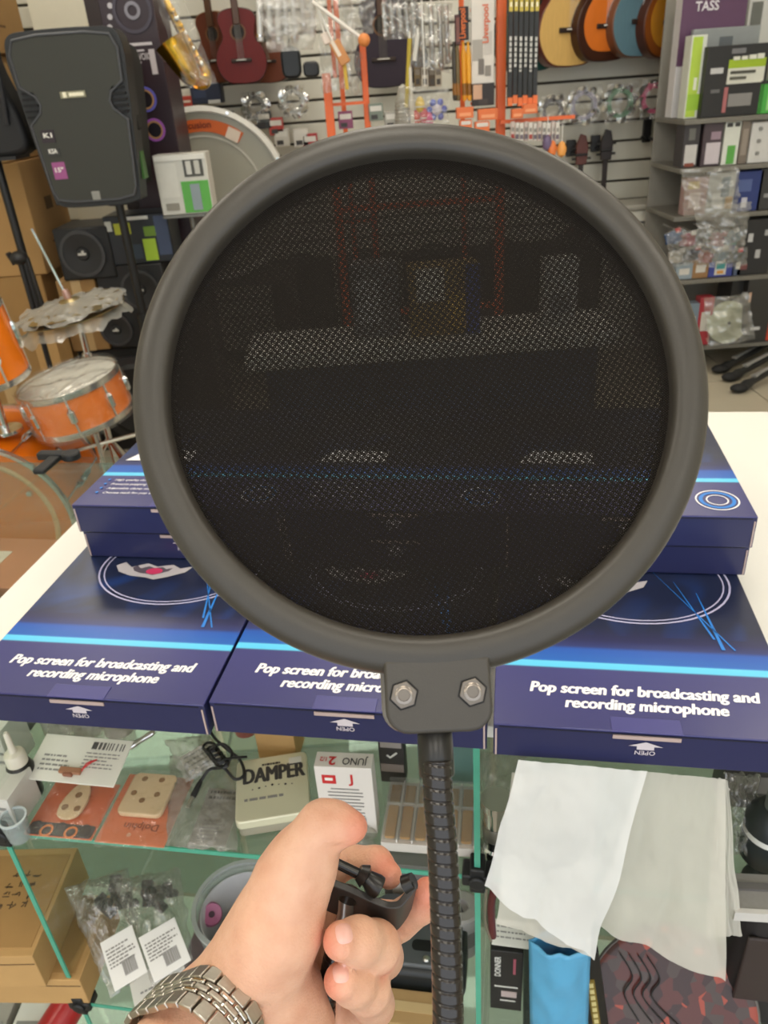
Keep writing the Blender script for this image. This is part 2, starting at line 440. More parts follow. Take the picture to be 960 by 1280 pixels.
def pop_carton(x, y, z, label, front=True, rear=False, tilt=0.0):
    t = T('pop_screen_carton', label, 'carton', cw(x, y, z), (0, 0, CR + tilt), 'printed pop screen cartons')
    MB().box((0, 0, BH / 2), (BW, BD, BH - .0004)).build('carton_body', CARTON, t, bevel=.0008)
    top = BH + .0002; fy = -BD / 2
    # lid seam, tab and thumb cut on the front face
    MB().box((0, fy - .0002, BH - .0022), (BW * .96, .0007, .0008)).build('lid_seam', mat('#15162c', .6), t)
    tab = MB().box((0, fy + .006, top - .0002), (.045, .0135, .0008)).build('tuck_tab', mat('#44437f', .3), t, bevel=.0003)
    MB().box((0, fy - .0004, BH - .0046), (.043, .0012, .0028)).build('tab_lip', KRE, tab)
    for s in (-1, 1):
        MB().box((s * (BW / 2 - .0018), fy - .0003, BH * .45), (.0012, .0008, BH * .8)).build('worn_corner', KRE, t)
    FR = UPF((0, fy - .0003, 0))
    decal([(-.011, .0175), (.011, .0175), (0, .0215)], FR, PRP, t, 'arrow'); decal([(-.0055, .0145), (.0055, .0145), (.0055, .0176), (-.0055, .0176)], FR, PRP, t, 'arrow')
    text('OPEN', t, FR @ MX((0, .0135, .0004), (-1, 0, 0), (0, -1, 0)), .013, .0035, PRP, .01)
    TP = lambda a, c: MX((a, fy + c, top))
    if front:
        text('Pop screen for broadcasting and', t, TP(.002, .0335), .153, .0100, PRW, .012, .2, fat=.045)
        text('recording microphone', t, TP(.002, .0195), .106, .0097, PRW, .012, .2, fat=.045)
        # oval line art, glow beams and the little printed emblem
        for rx, w in ((.078, .0016), (.073, .0012)):
            o_ = circ(rx, 48, .012, fy + .178, rx * .80); i_ = circ(rx - w, 48, .012, fy + .178, rx * .80 - w)
            MB().add([(p[0], p[1], top) for p in o_] + [(p[0], p[1], top) for p in i_], [(k, (k + 1) % 48, 48 + (k + 1) % 48, 48 + k) for k in range(48)]).build('printed_oval', LILAC, t, smooth=0)
        for x0, y0, x1, y1, w in ((.030, .19, .074, .088, .0007), (.045, .175, .062, .10, .0009), (.060, .16, .066, .088, .0014)):
            decal([(x0, fy + y0), (x0 + w * .3, fy + y0), (x1 + w, fy + y1), (x1 - w, fy + y1)], MX((0, 0, top)), CYAN, t, 'printed_beam', .0001)
        wing = [(-.036, .168), (-.030, .158), (-.018, .152), (-.004, .150), (.004, .147), (.014, .152), (.026, .160), (.030, .170), (.020, .166), (.012, .172), (.0, .168), (-.010, .173), (-.022, .166), (-.030, .174)]
        decal([(x_ * 1.15 - .010, fy + .006 + y_) for x_, y_ in wing], MX((0, 0, top)), SILV, t, 'printed_emblem', .0001)
        decal([(x_ * .6 - .012, fy + .168 + (y_ - .162) * .55) for x_, y_ in wing], MX((0, 0, top)), mat('#5b525c', .35), t, 'printed_emblem', .00025)
        decal(circ(.0080, 12, -.010, fy + .166, .0052), MX((0, 0, top)), PINK, t, 'printed_emblem', .0004)
    if rear:
        for k, s in enumerate(('High quality durable mesh', 'Prevents popping sounds', 'Adjustable clamp mount', 'Choose neck for pop screen')):
            yy = .049 - k * .0088
            decal(circ(.0016, 10, -.086 , fy + yy + .0018), MX((0, 0, top)), CYAN, t, 'bullet')
            text(s, t, TP(-.080, yy), None, .0036, PRW, .01, .18, align='LEFT')
        decal([(-.09, fy + .094), (-.02, fy + .094), (-.02, fy + .118), (-.075, fy + .122)], MX((0, 0, top)), PRW, t, 'printed_photo')
        for rx, w, m_ in ((.0175, .0014, PRW), (.0145, .0030, CYAN), (.009, .0012, PRW)):
            o_ = circ(rx, 32, .074, fy + .027); i_ = circ(rx - w, 32, .074, fy + .027)
            MB().add([(p[0], p[1], top) for p in o_] + [(p[0], p[1], top) for p in i_], [(k, (k + 1) % 32, 32 + (k + 1) % 32, 32 + k) for k in range(32)]).build('printed_logo', m_, t, smooth=0)
    return t
xs = (-.3135, -.1125, .0905)
nm = ('beside the bare strip of white board', 'between its two neighbours', 'above the hanging white tissue')
for i, x in enumerate(xs):
    pop_carton(x, .385 + BD / 2 + (0, .004, 0)[i], ZT, 'blue pop screen carton flat at the counter edge ' + nm[i], True, False, (0, 0, 0)[i])
nm2 = ('at the back beside the glass top', 'in the middle of the back row', 'at the back beside the bare white board')
for i, x in enumerate((-.300, -.100, .0955)):
    pop_carton(x - .003, .385 + BD * 1.5 + .008, ZT, 'blue pop screen carton under the back stack, ' + nm2[i], False, False)
    pop_carton(x, .573 + BD / 2, ZT + BH + .0003, 'lower blue carton of the two-high stack ' + nm2[i], False, False)
    pop_carton(x, .568 + BD / 2, ZT + 2 * BH + .0009, 'top blue carton of the two-high stack ' + nm2[i], False, True)
# ------------------------------------------------------------------ pop filter held up to the camera
def cam_vec(v): return AX_R * v[0] + AX_U * v[1] - AX_F * v[2]
_t, _k = R(10), R(2.8)
def _rot(v): return (v[0] * math.cos(_k) - v[1] * math.sin(_k), v[0] * math.sin(_k) + v[1] * math.cos(_k), v[2])
FX = cam_vec(_rot((1, 0, 0))); FY = cam_vec(_rot((0, math.cos(_t), -math.sin(_t)))); 
FM = MX(pz(524, 481, .222), FX, FY)
pf = T('pop_filter', 'round black mesh pop filter with grey rim and coiled gooseneck held in the hand', 'pop filter', M=FM)
RIM = mat('#3b3731', .38, 0, .05, 300, bump=.06, bscale=2500, spec=.45)
RIM_LIT = mat('#726d66', .40, 0, .05, 300, spec=.5)  # back half of the rim, coloured lighter for the light on it
BLK = mat('#1d1b19', .32, 0, .05, 200, spec=.5)
prof = [(.0716, -.004), (.0716, .0030), (.0719, .0043), (.0727, .0054), (.0740, .0060), (.0765, .0062), (.0788, .0058), (.0806, .0049), (.0818, .0034), (.0823, .0014), (.0823, .0)]
MB().lathe(prof + [(.0823, -.0012), (.0790, -.0012), (.0790, -.004)], 128, closed=True).build('rim', RIM, pf, smooth=40)
MB().lathe([(.0718, -.0045), (.0815, -.0018), (.0826, -.0022), (.0827, -.0070), (.0815, -.0088), (.0760, -.0100), (.0730, -.0090), (.0718, -.0070)], 128, closed=True).build('back_rim', RIM_LIT, pf, smooth=50)
def mesh_mat(ang, pitch, thr):
    m, nt, b = base_mat('knit_mesh'); nt.nodes.remove(b); N = nt.nodes.new; Lk = nt.links.new
    out = [n for n in nt.nodes if n.type == 'OUTPUT_MATERIAL'][0]
    tc = N('ShaderNodeTexCoord'); mp = N('ShaderNodeMapping'); mp.inputs['Rotation'].default_value = (0, 0, ang); Lk(tc.outputs['Object'], mp.inputs[0])
    # slight warp of the stretched knit
    nz = N('ShaderNodeTexNoise'); nz.inputs['Scale'].default_value = 18; Lk(tc.outputs['Object'], nz.inputs['Vector'])
    vm = N('ShaderNodeVectorMath'); vm.operation = 'MULTIPLY_ADD'; vm.inputs[1].default_value = (.0012, .0012, 0); Lk(nz.outputs['Color'], vm.inputs[0]); Lk(mp.outputs[0], vm.inputs[2])
    sp = N('ShaderNodeSeparateXYZ'); Lk(vm.outputs[0], sp.inputs[0])
    def wave(sock, p):
        a = N('ShaderNodeMath'); a.operation = 'MULTIPLY'; a.inputs[1].default_value = 2 * math.pi / p; Lk(sock, a.inputs[0])
        c = N('ShaderNodeMath'); c.operation = 'COSINE'; Lk(a.outputs[0], c.inputs[0]); return c.outputs[0]
    ml = N('ShaderNodeMath'); ml.operation = 'MULTIPLY'; Lk(wave(sp.outputs[0], pitch), ml.inputs[0]); Lk(wave(sp.outputs[1], pitch * .8), ml.inputs[1])
    mr = N('ShaderNodeMapRange'); mr.inputs[1].default_value = thr; mr.inputs[2].default_value = thr + .25; mr.inputs[4].default_value = .92; Lk(ml.outputs[0], mr.inputs[0])
    tr = N('ShaderNodeBsdfTransparent')
    pb = N('ShaderNodeBsdfPrincipled'); pb.inputs['Base Color'].default_value = srgb('#1d1915'); pb.inputs['Roughness'].default_value = .8; pb.inputs['Specular IOR Level'].default_value = .12
    bp = N('ShaderNodeBump'); bp.inputs['Strength'].default_value = .5; bp.inputs['Distance'].default_value = .0003; Lk(ml.outputs[0], bp.inputs['Height']); Lk(bp.outputs[0], pb.inputs['Normal'])
    ms = N('ShaderNodeMixShader'); Lk(mr.outputs[0], ms.inputs[0]); Lk(pb.outputs[0], ms.inputs[1]); Lk(tr.outputs[0], ms.inputs[2]); Lk(ms.outputs[0], out.inputs[0])
    return m
for z, ang, pt, nm_ in ((.0008, R(8), .00092, 'mesh_screen'), (-.0040, R(-14), .00098, 'back_mesh_screen')):
    MB().lathe([(0.0001, z), (.036, z), (.0722, z)], 96).build(nm_, mesh_mat(ang, pt, .32), pf, smooth=0)
# bracket
def brk(w, y0, y1, r):
    pts = [(w, y1), (-w, y1)]
    for cx, a0 in ((-w + r, 180), (w - r, 270)):
        for k in range(7):
            a = R(a0 + 15 * k); pts.append((cx + r * math.cos(a), y0 + r + r * math.sin(a)))
    return pts
MB().prism(brk(.0141, -.0968, -.0775, .0062), -.004, .0058).build('bracket', RIM, pf, bevel=.0010, seg=3)
MB().prism(brk(.0152, -.0975, -.0775, .0066), -.0125, -.0042).build('back_bracket', RIM_LIT, pf, bevel=.0010, seg=3)
for sx in (-.0091, .0089):
    hx = [(.0041 * math.cos(R(60 * k + 15)) + sx, .0041 * math.sin(R(60 * k + 15)) - .0867) for k in range(6)]
    hb = [(.0036 * math.cos(R(60 * k + 15)) + sx, .0036 * math.sin(R(60 * k + 15)) - .0867) for k in range(6)]
    MB().prism(hx, .0054, .00588).build('nut_recess', mat('#0d0c0b', .7), pf, smooth=0)
    nut = MB().prism(hb, .0058, .0065).build('nut', mat('#6f6963', .3, .9), pf, smooth=0, bevel=.0002)
    Mn = Matrix.Translation((sx, -.0867, .0065))
    MB().lathe([(.0024, -.0004), (.0024, .0002), (.0021, .0004), (.0016, .0004), (.0014, -.0004)], 24, Mn).build('bolt_end', mat('#8f877f', .25, .9), nut)
    MB().lathe([(.0001, -.00015), (.0015, -.00015)], 16, Mn).build('bolt_socket', mat('#1a1512', .5), nut)
MB().lathe([(.0001, 0), (.0042, 0), (.0048, .0008), (.0048, .0118), (.0044, .0124), (.0001, .0124)], 32, MX((-.0012, -.0965, -.003), (1, 0, 0), (0, 0, 1)) ).build('collar', BLK, pf, smooth=50)
# gooseneck: a helically ridged tube that loops out below the picture and back up to the clamp
gp = [pz(546, 950, .2050), pz(548, 1000, .2035), pz(553, 1060, .2020), pz(557, 1150, .2000), pz(560, 1280, .1975), pz(556, 1420, .199), pz(535, 1530, .212),
      pz(490, 1560, .245), pz(440, 1500, .285), pz(412, 1390, .306), pz(407, 1290, .312), pz(410, 1230, .312), pz(424, 1165, .310)]
path = spline(gp, 60)
def coil(path, r, pitch, n=32, per=16):
    L = [0]
    for a, b_ in zip(path, path[1:]): L.append(L[-1] + (b_ - a).length)
    tot = L[-1]; cnt = int(tot / pitch * per); La = np.array(L); P = np.array([tuple(p) for p in path])
    ss = np.linspace(0, tot, cnt); Q = np.stack([np.interp(ss, La, P[:, i]) for i in range(3)], 1)
    vs = []; fs = []; prev = Vector((1, 0, 0))
    for i in range(cnt):
        t = Vector(Q[min(i + 1, cnt - 1)] - Q[max(i - 1, 0)]).normalized()
        b_ = t.cross(prev).normalized(); a = b_.cross(t).normalized(); prev = a
        for k in range(n):
            w = 2 * math.pi * k / n
            ph = (ss[i] / pitch + k / n) % 1.0
            rad = r * (1 - .11 * math.exp(-((ph - .5) / .085) ** 2))
            vs.append(Vector(Q[i]) + (a * math.cos(w) + b_ * math.sin(w)) * rad)
    for i in range(cnt - 1):
        for k in range(n):
            l = (k + 1) % n
            fs.append((i * n + k, i * n + l, (i + 1) * n + l, (i + 1) * n + k))
    fs.append(tuple(range(n))[::-1]); fs.append(tuple((cnt - 1) * n + k for k in range(n)))
    return vs, fs
v_, f_ = coil(path, .00405, .0031)
MB().add(v_, f_).build('gooseneck', mat('#1a1411', .18, 0, .05, 200, spec=.6), pf, world=True, smooth=180)
# clamp in the fist
def pxs(l): return [pz(*p) for p in l]
cl = None
prof2 = [(396, 1074, .302), (404, 1096, .302), (440, 1112, .303), (476, 1128, .305), (492, 1131, .305), (503, 1126, .305), (519, 1104, .305)]
prof2 = spline(pxs(prof2), 5)
ex = pz(470, 1160, .322) - pz(476, 1128, .305)
th = []
n2 = len(prof2)
for i, p in enumerate(prof2):
    t = (prof2[min(i + 1, n2 - 1)] - prof2[max(i - 1, 0)]).normalized()
    nn = t.cross(ex).normalized() * .0014
    th.append((p + nn, p - nn))
b = MB(); vs = []
for p, q in th: vs += [p, q, q + ex, p + ex]
fs = []
for i in range(n2 - 1):
    for k in range(4): fs.append((i * 4 + k, i * 4 + (k + 1) % 4, i * 4 + 4 + (k + 1) % 4, i * 4 + 4 + k))
fs.append((3, 2, 1, 0)); e = (n2 - 1) * 4; fs.append((e, e + 1, e + 2, e + 3))
cl = b.add(vs, fs).build('clamp', mat('#3a3836', .42, 0, .05, 200), pf, world=True, bevel=.0004)
def sub(mb, name, m): 
    inv = FM.inverted(); mb.v = [inv @ p for p in mb.v]; return mb.build(name, m, cl, smooth=40)
sub(MB().tube(pxs([(385, 1062, .304), (452, 1094, .306)]), .0020, 12), 'clamp_screw', mat('#161514', .25))
sub(MB().tube(pxs([(448, 1090, .306), (456, 1095, .306), (458, 1096, .306), (468, 1106, .306), (474, 1110, .306)]), [.0030, .0046, .0030, .0047, .0045], 18), 'clamp_pad', BLK)
sub(MB().tube(pxs([(506, 1106, .308), (517, 1101, .307)]), [.0038, .0034], 10), 'rubber_tip', BLK)
sub(MB().tube(pxs([(433, 1122, .308), (432, 1140, .3085), (424, 1172, .310)]), [.0031, .0031, .0031], 16), 'neck_post', mat('#a8a6a2', .3, .8))
sub(MB().tube(pxs([(438, 1112, .309), (434, 1124, .309)]), [.0045, .0045], 14), 'post_boss', BLK)
# ------------------------------------------------------------------ the hand (one skin surface grown from a distance field)
def cpx(x, y, z): return np.array([(x - 480) / F * z, (640 - y) / F * z, -z])   # camera axes: right, up, back
def cap(Pn, a, b_, ra, rb):
    A = cpx(*a); B = cpx(*b_); ra = ra * a[2] / F; rb = rb * b_[2] / F
    d = B - A; t = np.clip(((Pn - A) @ d) / (d @ d), 0, 1)
    return np.linalg.norm(Pn - A - t[..., None] * d, axis=-1) - (ra + (rb - ra) * t)
def smin(a, b_, k):
    h = np.clip(.5 + .5 * (b_ - a) / k, 0, 1)
    return b_ * (1 - h) + a * h - k * h * (1 - h)
def chain(Pn, js, k=.004):
    d = None
    for (a, b_) in zip(js, js[1:]):
        c = cap(Pn, a[:3], b_[:3], a[3], b_[3]); d = c if d is None else smin(d, c, k)
    return d
WR = (285, 1305)
def hand_sdf(Pn):
    ax = (-.62, .78)
    g = []
    for s in (-40, 40):
        cx, cy = WR[0] + .78 * s, WR[1] + .62 * s
        g.append(((cx, cy, .300, 57), (cx - 190, cy + 240, .236, 92)))
        g.append(((cx, cy, .300, 56), (cx + 40, cy - 48, .312, 52)))
    palm = None
    def U(a, b_, k=.010):
        nonlocal palm
        c = cap(Pn, a[:3], b_[:3], a[3], b_[3]); palm = c if palm is None else smin(palm, c, k)
    for a, b_ in g: U(a, b_)
    U((308, 1216, .300, 58), (372, 1092, .289, 44))            # thumb metacarpal / thenar side
    U((322, 1222, .296, 56), (348, 1162, .287, 55), .008)      # thenar bulge
    U((368, 1290, .306, 48), (358, 1240, .302, 46))            # heel of the palm
    for m in ((396, 1086, .336, 30), (424, 1150, .344, 30), (430, 1226, .342, 30), (424, 1300, .336, 30)):
        U((318, 1292, .320, 58), m)                            # back of the hand to each knuckle
    th = chain(Pn, [(366, 1098, .289, 46), (382, 1068, .288, 37), (404, 1033, .286, 29.5), (420, 1031, .285, 24), (441, 1034, .283, 18.5)], .005)
    d = smin(palm, th, .006)
    fingers = [
        [(396, 1086, .336, 27), (436, 1076, .338, 20), (470, 1079, .328, 19), (486, 1094, .320, 16.5)],
        [(424, 1150, .344, 27), (498, 1152, .336, 24), (526, 1130, .326, 21), (534, 1114, .318, 17)],
        [(430, 1226, .342, 28), (478, 1196, .320, 27), (469, 1183, .300, 29.5), (448, 1176, .288, 27), (427, 1176, .281, 23.5)],
        [(424, 1300, .336, 27), (468, 1256, .322, 26), (458, 1236, .303, 28), (442, 1229, .292, 25.5), (427, 1226, .285, 22.5)]]
    for fg in fingers:
        root = chain(Pn, fg[:2]); d = smin(d, root, .007)
    for fg in fingers:
        d = np.minimum(d, chain(Pn, fg[1:], .0035))
    # creases
    def crease(pts, depth, w):
        nonlocal d
        for a, b_ in zip(pts, pts[1:]):
            A = cpx(*a); B = cpx(*b_); e = B - A; t = np.clip(((Pn - A) @ e) / (e @ e), 0, 1)
            q = np.linalg.norm(Pn - A - t[..., None] * e, axis=-1)
            d = d + depth * np.exp(-(q / w) ** 2)
    crease([(398, 1120, .277), (372, 1200, .268), (338, 1262, .276)], .0005, .0028)
    crease([(402, 1058, .279), (425, 1056, .279)], .0009, .0022)
    crease([(262, 1218, .279), (330, 1262, .278), (352, 1290, .28)], .0007, .0024)
    crease([(312, 1190, .270), (350, 1222, .267)], .0004, .0022)
    crease([(300, 1205, .270), (336, 1240, .270)], .0004, .0022)
    crease([(445, 1060, .318), (450, 1088, .316)], .0011, .0022)
    crease([(448, 1152, .276), (452, 1200, .277)], .0004, .0022)
    crease([(388, 1090, .276), (410, 1098, .278)], .0005, .002)
    crease([(478, 1166, .296), (494, 1196, .299)], .0006, .002)
    return d
def surface_nets(fn, lo, hi, h):
    n = [int((hi[i] - lo[i]) / h) + 1 for i in range(3)]
    ax = [lo[i] + h * np.arange(n[i]) for i in range(3)]
    G = np.empty(n)
    for i in range(n[0]):
        Y, Z = np.meshgrid(ax[1], ax[2], indexing='ij')
        G[i] = fn(np.stack([np.full_like(Y, ax[0][i]), Y, Z], -1))
    G[0] = G[-1] = 1; G[:, 0] = G[:, -1] = 1; G[:, :, 0] = G[:, :, -1] = 1
    S = G < 0
    c8 = [S[i:n[0] - 1 + i, j:n[1] - 1 + j, k:n[2] - 1 + k] for i in (0, 1) for j in (0, 1) for k in (0, 1)]
    tot = sum(c.astype(int) for c in c8); act = (tot > 0) & (tot < 8)
    idx = -np.ones(act.shape, int); I = np.argwhere(act); idx[act] = np.arange(len(I))
    acc = np.zeros((len(I), 3)); cnt = np.zeros(len(I))
    cs = [(i, j, k) for i in (0, 1) for j in (0, 1) for k in (0, 1)]
    for a in cs:
        for axn in range(3):
            if a[axn]: continue
            b_ = list(a); b_[axn] = 1
            ga = G[I[:, 0] + a[0], I[:, 1] + a[1], I[:, 2] + a[2]]; gb = G[I[:, 0] + b_[0], I[:, 1] + b_[1], I[:, 2] + b_[2]]
            mk = (ga < 0) != (gb < 0); t = np.where(mk, ga / np.where(mk, ga - gb, 1), 0)
            p = np.array(a)[None, :] + np.zeros((len(I), 3)); p[:, axn] = t
            acc[mk] += p[mk]; cnt[mk] += 1
    V = (I + acc / cnt[:, None]) * h + np.array(lo)
    faces = []
    for axn in range(3):
        o1, o2 = [(1, 2), (2, 0), (0, 1)][axn]
        sl0 = [slice(1, n[q] - 1) for q in range(3)]; sl0[axn] = slice(0, n[axn] - 1)
        s1 = list(sl0); s1[axn] = slice(1, n[axn])
        A = S[tuple(sl0)]; B = S[tuple(s1)]
        for flip, mk in ((False, A & ~B), (True, B & ~A)):
            E_ = np.argwhere(mk)
            for q in range(3): E_[:, q] += 0 if q == axn else 1
            e1 = np.zeros(3, int); e1[o1] = 1; e2 = np.zeros(3, int); e2[o2] = 1
            g = lambda off: idx[E_[:, 0] - off[0], E_[:, 1] - off[1], E_[:, 2] - off[2]]
            q4 = np.stack([g(e1 + e2), g(e2), g(0 * e1), g(e1)], 1)
            if flip: q4 = q4[:, ::-1]
            faces.append(q4)
    return V, np.concatenate(faces)
hv, hf = surface_nets(hand_sdf, (-.150, -.290, -.385), (.040, -.095, -.196), .00125)
hm = Matrix.Translation(pz(WR[0], WR[1], .30))
CB = np.array([tuple(AX_R), tuple(AX_U), tuple(-AX_F)])
wv = hv @ CB + np.array(tuple(CAM)) - np.array(tuple(hm.translation))
me = bpy.data.meshes.new('hand')
me.from_pydata(wv.tolist(), [], hf.tolist()); me.validate()
me.polygons.foreach_set('use_smooth', [True] * len(me.polygons))
at = me.attributes.new('flush', 'FLOAT', 'POINT')
tips = [((446, 1034, .283), 24), ((484, 1090, .320), 22), ((534, 1112, .318), 30), ((416, 1178, .279), 20), ((416, 1228, .283), 20), ((482, 1205, .300), 18)]
fl_ = np.zeros(len(hv))
for p, rr_ in tips:
    fl_ = np.maximum(fl_, np.exp(-(np.linalg.norm(hv - cpx(*p), axis=1) / (rr_ * p[2] / F)) ** 2))
at.data.foreach_set('value', fl_.astype(np.float32))
def skin_mat():
    m, nt, b = base_mat('skin'); N = nt.nodes.new; Lk = nt.links.new
    tc = N('ShaderNodeTexCoord'); nz = N('ShaderNodeTexNoise'); nz.inputs['Scale'].default_value = 70; nz.inputs['Detail'].default_value = 5; Lk(tc.outputs['Object'], nz.inputs['Vector'])
    mx = N('ShaderNodeMix'); mx.data_type = 'RGBA'; mx.inputs[6].default_value = srgb('#d9a488'); mx.inputs[7].default_value = srgb('#e6b89c')
    mr = N('ShaderNodeMapRange'); mr.inputs[1].default_value = .35; mr.inputs[2].default_value = .65; Lk(nz.outputs['Fac'], mr.inputs[0]); Lk(mr.outputs[0], mx.inputs[0])
    at = N('ShaderNodeAttribute'); at.attribute_name = 'flush'
    m2 = N('ShaderNodeMix'); m2.data_type = 'RGBA'; Lk(at.outputs['Fac'], m2.inputs[0]); Lk(mx.outputs[2], m2.inputs[6]); m2.inputs[7].default_value = srgb('#d97f68')
    Lk(m2.outputs[2], b.inputs['Base Color']); b.inputs['Roughness'].default_value = .45; b.inputs['Specular IOR Level'].default_value = .35
    b.inputs['Subsurface Weight'].default_value = .12; b.inputs['Subsurface Radius'].default_value = (.004, .0018, .001); b.inputs['Subsurface Scale'].default_value = 1.0
    vo = N('ShaderNodeTexVoronoi'); vo.inputs['Scale'].default_value = 900; Lk(tc.outputs['Object'], vo.inputs['Vector'])
    n3 = N('ShaderNodeTexNoise'); n3.inputs['Scale'].default_value = 160; n3.inputs['Detail'].default_value = 4; Lk(tc.outputs['Object'], n3.inputs['Vector'])
    ad = N('ShaderNodeMath'); ad.operation = 'MULTIPLY_ADD'; ad.inputs[1].default_value = .25; Lk(vo.outputs['Distance'], ad.inputs[0]); Lk(n3.outputs['Fac'], ad.inputs[2])
    bp = N('ShaderNodeBump'); bp.inputs['Strength'].default_value = .5; bp.inputs['Distance'].default_value = .0011; Lk(ad.outputs[0], bp.inputs['Height']); Lk(bp.outputs[0], b.inputs['Normal'])
    return m
SKIN = skin_mat()
me.materials.append(SKIN)
hand = bpy.data.objects.new('person', me); COL.objects.link(hand); place(hand, hm)
tag(hand, 'left hand and wrist of a person gripping the black clamp of the pop filter', 'person')
def march(x, y):
    d = np.array([(x - 480) / F, (640 - y) / F, -1.0]); d /= np.linalg.norm(d)
    p = d * .2
    for _ in range(60):
        s = float(hand_sdf(p[None])[0]); p = p + d * s * .8
        if abs(s) < 2e-5: break
    return p
def nail(cx, cy, hw, hh, ang):
    rows = []; nu, nv = 8, 8
    for j in range(nv + 1):
        for i in range(nu + 1):
            a = -1 + 2 * i / nu; c = -1 + 2 * j / nv
            # rounded rectangle mapping
            q = max(abs(a), abs(c)); l = (abs(a) ** 3 + abs(c) ** 3) ** (1 / 3)
            if l > 0: a, c = a * q / l, c * q / l
            X = a * hw; Y = c * hh
            x = cx + X * math.cos(ang) - Y * math.sin(ang); y = cy + X * math.sin(ang) + Y * math.cos(ang)
            p = march(x, y); p = p * (1 - (.0006 * (1 - .9 * q ** 6)) / np.linalg.norm(p))
            rows.append(Vector((CB.T @ p).tolist()) + CAM)
    b = MB().add(rows, [(j * (nu + 1) + i, j * (nu + 1) + i + 1, (j + 1) * (nu + 1) + i + 1, (j + 1) * (nu + 1) + i) for j in range(nv) for i in range(nu)])
    return b.build('nail', mat('#e8b4a6', .22, 0, .05, 300, spec=.6), hand, world=True, smooth=180)
nail(430, 1167, 10.5, 13, R(-12))
nail(426, 1217, 10, 12, R(-8))

# ------------------------------------------------------------------ wristwatch bracelet
axis3 = (pz(WR[0] + 40, WR[1] - 48, .312) - pz(WR[0] - 190, WR[1] + 240, .236)).normalized()
perp = (pz(WR[0] + 78, WR[1] + 62, .300) - pz(WR[0], WR[1], .300)).normalized(); perp = (perp - axis3 * perp.dot(axis3)).normalized()
nrm = axis3.cross(perp)
if nrm.dot(AX_F) > 0: nrm = -nrm
wc = pz(WR[0], WR[1], .300) - axis3 * .0135
wt = T('wristwatch', 'brushed steel link bracelet of a wristwatch around the wrist', 'watch', M=MX(wc, perp, nrm))
# the bracelet follows the skin: radius around the wrist measured on the hand surface
WM = MW[wt.name]
def to_cam(P):
    q = WM @ Vector(P) - CAM; return np.array([q.dot(AX_R), q.dot(AX_U), -q.dot(AX_F)])
NA = 96; rad = np.zeros(NA)
for zz_ in (-.0085, 0.0, .0085):
    rs = np.linspace(.012, .050, 77)
    Pn = np.array([[to_cam((r_ * math.cos(2 * math.pi * k / NA), r_ * math.sin(2 * math.pi * k / NA), zz_)) for r_ in rs] for k in range(NA)])
    S_ = hand_sdf(Pn)
    for k in range(NA):
        ok = np.argwhere(S_[k] > .0016); rad[k] = max(rad[k], rs[ok[0][0]] if len(ok) else .042)
rad = np.minimum(rad, np.median(rad) * 1.35)
for _ in range(6): rad = (np.roll(rad, 1) + rad + np.roll(rad, -1)) / 3
ring_ = [Vector((rad[k] * math.cos(2 * math.pi * k / NA), rad[k] * math.sin(2 * math.pi * k / NA), 0)) for k in range(NA)]
cum = [0.0]
for k in range(NA): cum.append(cum[-1] + (ring_[(k + 1) % NA] - ring_[k]).length)
per = cum[-1]
def stadium(s):
    s = s % per; k = max(i for i in range(NA) if cum[i] <= s); t_ = (s - cum[k]) / (cum[k + 1] - cum[k])
    a, b_ = ring_[k], ring_[(k + 1) % NA]; p = a.lerp(b_, t_)
    d = (ring_[(k + 2) % NA] - ring_[k - 1]).normalized(); n_ = Vector((d.y, -d.x, 0))
    return p, n_
nl = 32; st_ = per / nl
BRUSH = mat('#b7b2a8', .30, 1.0, .12, 60, bump=.1, bscale=900, stretch=(1, 1, 12)); POLI = mat('#d2cec6', .12, 1.0, .03)
sgn = 1 if (axis3.dot(MX(wc, perp, nrm).to_3x3() @ Vector((0, 0, 1))) > 0) else -1
for q, (z0, wz, off, mt_) in enumerate(((-.0062, .0060, 0, BRUSH), (-.00215, .0018, .5, POLI), (0, .0022, 0, BRUSH), (.00215, .0018, .5, POLI), (.0062, .0060, 0, BRUSH))):
    lk = MB().box((0, 0, 0), (st_ * .93, .0026, wz * .97)).build('link', mt_, wt, bevel=.0005)
    for k in range(nl):
        o = lk if k == 0 else lk.copy()
        if k: COL.objects.link(o); o.parent = wt
        p, d = stadium((k + off) * st_)
        o.matrix_local = MX(p + Vector((0, 0, z0)), Vector((d.y, -d.x, 0)), d)
MB().tube([stadium(k * per / 60)[0] * .985 + Vector((0, 0, 0)) for k in range(60)], .0010, 8, closed=True).build('link_pin', POLI, wt)
